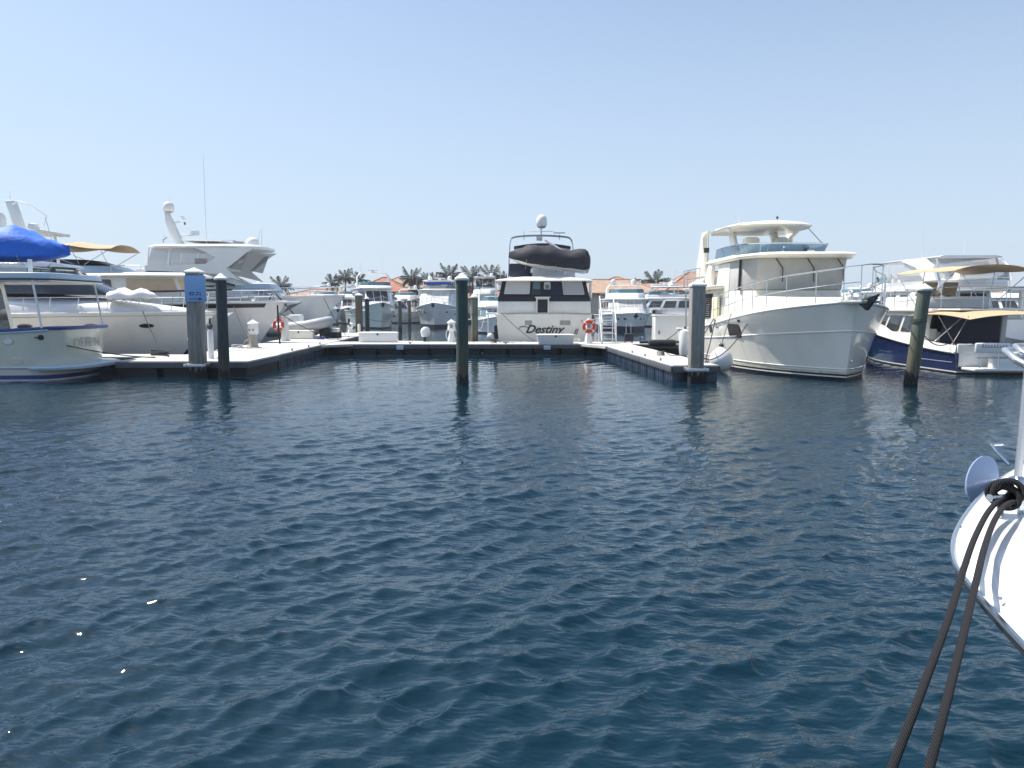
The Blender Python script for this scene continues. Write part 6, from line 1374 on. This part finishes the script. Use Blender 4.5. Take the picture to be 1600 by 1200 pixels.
cruiser('white cruiser right of the lone palm, hardtop with dark sides', (-33.5, 102, 0), R(-150), L=12.5, B=4.3, sh=(1.6, 1.6, 2.3), hm='hull_cream', roof=3.6, fly=4.3, top=5.3, domes=0)
cruiser('pale grey cruiser between lone palm and green trawler', (-28.5, 110, 0), R(-60), L=12, B=4.2, sh=(1.5, 1.5, 2.1), hm='hull_grey', roof=3.4, fly=4.0, top=5.0, domes=1)
cruiser('white cruiser far right behind the trawler bow', (41, 90, 0), R(-120), L=13, B=4.4, sh=(1.5, 1.5, 2.1), hm='hull_cream', roof=3.3, fly=3.8, top=4.4, domes=1, hard=False)
cruiser('white cruiser far right beyond the leaning pile', (46, 82, 0), R(-60), L=13, B=4.4, sh=(1.5, 1.5, 2.1), hm='hull_cream', roof=3.1, fly=3.6, top=4.2, domes=0, hard=False)
# large yacht behind the blue trawler
def right_yacht():
    t, H = cruiser('large white flybridge yacht behind the navy trawler, far right', (25.0, 40.6, 0), R(90), L=17, B=5.2, sh=(1.6, 1.9, 2.6), hm='white', roof=3.15, fly=3.75, top=5.0, cab=(.16, .66), topx=(.10, .5), domes=0, radar_=False, bands=[(0, 'boot_black'), (.2, 'navy'), (9, 'white')])
    for sd_ in (-1, 1):
        pr = [(1.2, 3.7), (2.4, 3.7), (3.4, 4.5), (5.0, 4.9), (5.0, 5.02), (2.6, 4.98), (1.6, 4.5)]
        MB().plate([(x, sd_ * 2.0, z) for x, z in pr], .12, Vector((0, sd_, 0))).build('arch_wing', 'white', t, smooth=20)
        MB().plate([(x, sd_ * 1.96, z) for x, z in ((2.5, 3.75), (7.5, 3.75), (7.0, 4.9), (3.4, 4.9))], .01, Vector((0, sd_, 0))).build('clear_curtain', 'vinyl', t)
    MB().plate([(1.5, 1.95, 3.8), (1.5, -1.95, 3.8), (2.0, -1.95, 4.9), (2.0, 1.95, 4.9)], .01, Vector((-1, 0, 0))).build('clear_curtain', 'vinyl', t)
    MB().loft([[(x, y, 3.12) for x, y in sym([(.1, 2.3), (4, 2.35)])], [(x, y, 3.3) for x, y in sym([(.0, 2.35), (4, 2.4)])]]).build('aft_overhang', 'white', t, bevel=.05)
    for y in (-2.1, 2.1): MB().box((.5, y, 2.4), (.3, .14, 1.5)).build('overhang_post', 'white', t, bevel=.03)
    MB().box((.9, 0, 1.95), (.8, 3.0, .5)).build('cockpit_sofa', 'white_matt', t, bevel=.12)
right_yacht()
def tender(label, loc, rz, m_='white'):
    t = thing('tender', label, 'dinghy', loc, rz)
    P = [(-1.4, -.6, 0), (.4, -.6, .05), (1.2, -.35, .18), (1.5, 0, .25), (1.2, .35, .18), (.4, .6, .05), (-1.4, .6, 0)]; MB().tube(P, .25, 12).build('tube', m_, t); MB().box((-.1, 0, -.1), (2.4, .9, .25)).build('keel', 'white', t, bevel=.08); MB().box((0, 0, .3), (.5, .5, .45)).build('console', 'upholstery', t, bevel=.08); return t
tender('white tender stowed high on the far right yacht', (25.2, 42.3, 3.95), R(5))
o = thing('white_dinghy', 'low white dinghy with raised outboard behind the cross dock', 'dinghy', (-5.9, 40.3, .1), R(180))
MB().loft([[(-1.3, -.6, .35), (-1.3, .6, .35), (-1.3, .45, 0), (-1.3, -.45, 0)], [(.5, -.62, .38), (.5, .62, .38), (.5, .45, 0), (.5, -.45, 0)], [(1.2, -.1, .46), (1.2, .1, .46), (1.1, .05, .2), (1.1, -.05, .2)]]).build('hull', 'cream', o, bevel=.03)
outboard(o, (-1.35, 0, .6), m_='white', sc=1.05)
cruiser('white cruiser peeping over the long dock box, far basin', (-24.5, 118, 0), R(-80), L=13, B=4.4, sh=(1.6, 1.6, 2.2), hm='hull_grey', roof=3.5, fly=4.1, top=5.2, domes=1)
cruiser('white cruiser furthest left in the far row, bow away', (-50, 120, 0), R(-75), L=14, B=4.6, sh=(1.6, 1.6, 2.3), hm='hull_grey', roof=3.6, fly=4.2, top=5.4, domes=2)
cruiser('white cruiser second from left in the far row', (-38.5, 120, 0), R(-88), L=13, B=4.4, sh=(1.5, 1.6, 2.2), hm='hull_cream', roof=3.4, fly=4.0, top=5.0, domes=1)
cruiser('pale cruiser between the red canvas and the blue dodger yachts', (-15.6, 121, 0), R(-90), L=13, B=4.4, sh=(1.5, 1.6, 2.2), hm='hull_grey', roof=3.4, fly=4.0, top=5.0, domes=1, hard=False)
cruiser('white cruiser behind the locker, turned sideways', (24, 88, 0), R(160), L=13, B=4.3, sh=(1.5, 1.5, 2.1), hm='hull_cream', roof=3.2, fly=3.7, top=4.6, domes=0)
cruiser('white cruiser seen through the bow rail of the cream trawler', (52, 100, 0), R(-95), L=13, B=4.3, sh=(1.5, 1.5, 2.1), hm='hull_cream', roof=3.2, fly=3.7, top=4.6, domes=1)
cruiser('white cruiser at the far right edge of the inner basin', (62, 96, 0), R(-70), L=13, B=4.3, sh=(1.5, 1.5, 2.1), hm='hull_grey', roof=3.2, fly=3.7, top=4.6, domes=1)
# hoses, cords and extra lines lying about
def hose(label, x, y, r=.22, n=4, m_='rope_pale', z=DZ):
    rnd = random.Random(int(x * 7 + y)); P = [(r * (1 - .05 * math.sin(i * .3)) * math.cos(i * .5), r * math.sin(i * .5), .02 + .0035 * i) for i in range(int(n * 12.6))]
    P += [(r + .2, -.1, .02), (r + .5, .15, .02), (r + .9, .05, .02)]
    return tag(MB().tube(P, .014, 5).build('coiled_hose', m_, loc=(x, y, z)), label, 'hose')
hose('green grey hose coiled beside the lantern pedestal', -11.6, 32.4, m_='hypalon'); hose('dark line coiled near the right finger cleat', 5.35, 27.6, .14, m_='rope_dark'); hose('pale hose coiled left of the boarding steps', 3.2, 38.4, .2, m_='screen_white'); hose('dark line coiled on the cross dock behind the central pile', -.9, 37.5, .16, m_='rope_dark'); hose('blue cord coiled near the dark crates', -10.3, 41.4, .2, m_='blue_trim')
rope('mooring_line', 'pale line from the small pale yacht to the weathered pile', (-2.3, 62.8, 1.3), (-1.95, 39.8, 1.7), .7, .018, 'rope_pale')
rope('mooring_line', 'dark bow line of the blue dodger yacht hanging to the water side', (-9.2, 82.8, 1.6), (-12.3, 66.2, 1.2), .5, .02)
rope('shore_power_line', 'yellow shore power cord from the ringed pedestal to the stern yacht', (3.75, 37.3, 1.1), (3.6, 40.1, 1.75), .35, .02, 'tan', cat='power line')
rope('mooring_line', 'dark line from the striped yacht bow to the walkway', (-12.2, 38.9, 2.3), (-9.6, 41.3, .58), .2, .018)
rope('mooring_line', 'dark line from the large hardtop yacht bow to the walkway', (-11.2, 46.0, 2.8), (-9.7, 44.9, .6), .15, .018)
rope('mooring_line', 'line from navy trawler stern to the leaning pile', (14.9, 26.3, 1.0), (12.0, 22.8, 1.7), .25, .016)
# ------------------------------------------------------------ thin summer haze over the harbour
hm = bpy.data.materials.new('haze_air'); hm.use_nodes = True; ht = hm.node_tree
for n_ in list(ht.nodes):
    if n_.type == 'BSDF_PRINCIPLED': ht.nodes.remove(n_)
hv = ht.nodes.new('ShaderNodeVolumePrincipled'); hv.inputs['Density'].default_value = .0004; hv.inputs['Color'].default_value = (.86, .92, 1, 1); hv.inputs['Anisotropy'].default_value = .2
ht.links.new(hv.outputs[0], [n_ for n_ in ht.nodes if n_.type == 'OUTPUT_MATERIAL'][0].inputs['Volume'])
hb = MB().box((40, 230, 6.3), (1000, 640, 16)).build('haze', hm, smooth=0); hb['kind'] = 'stuff'
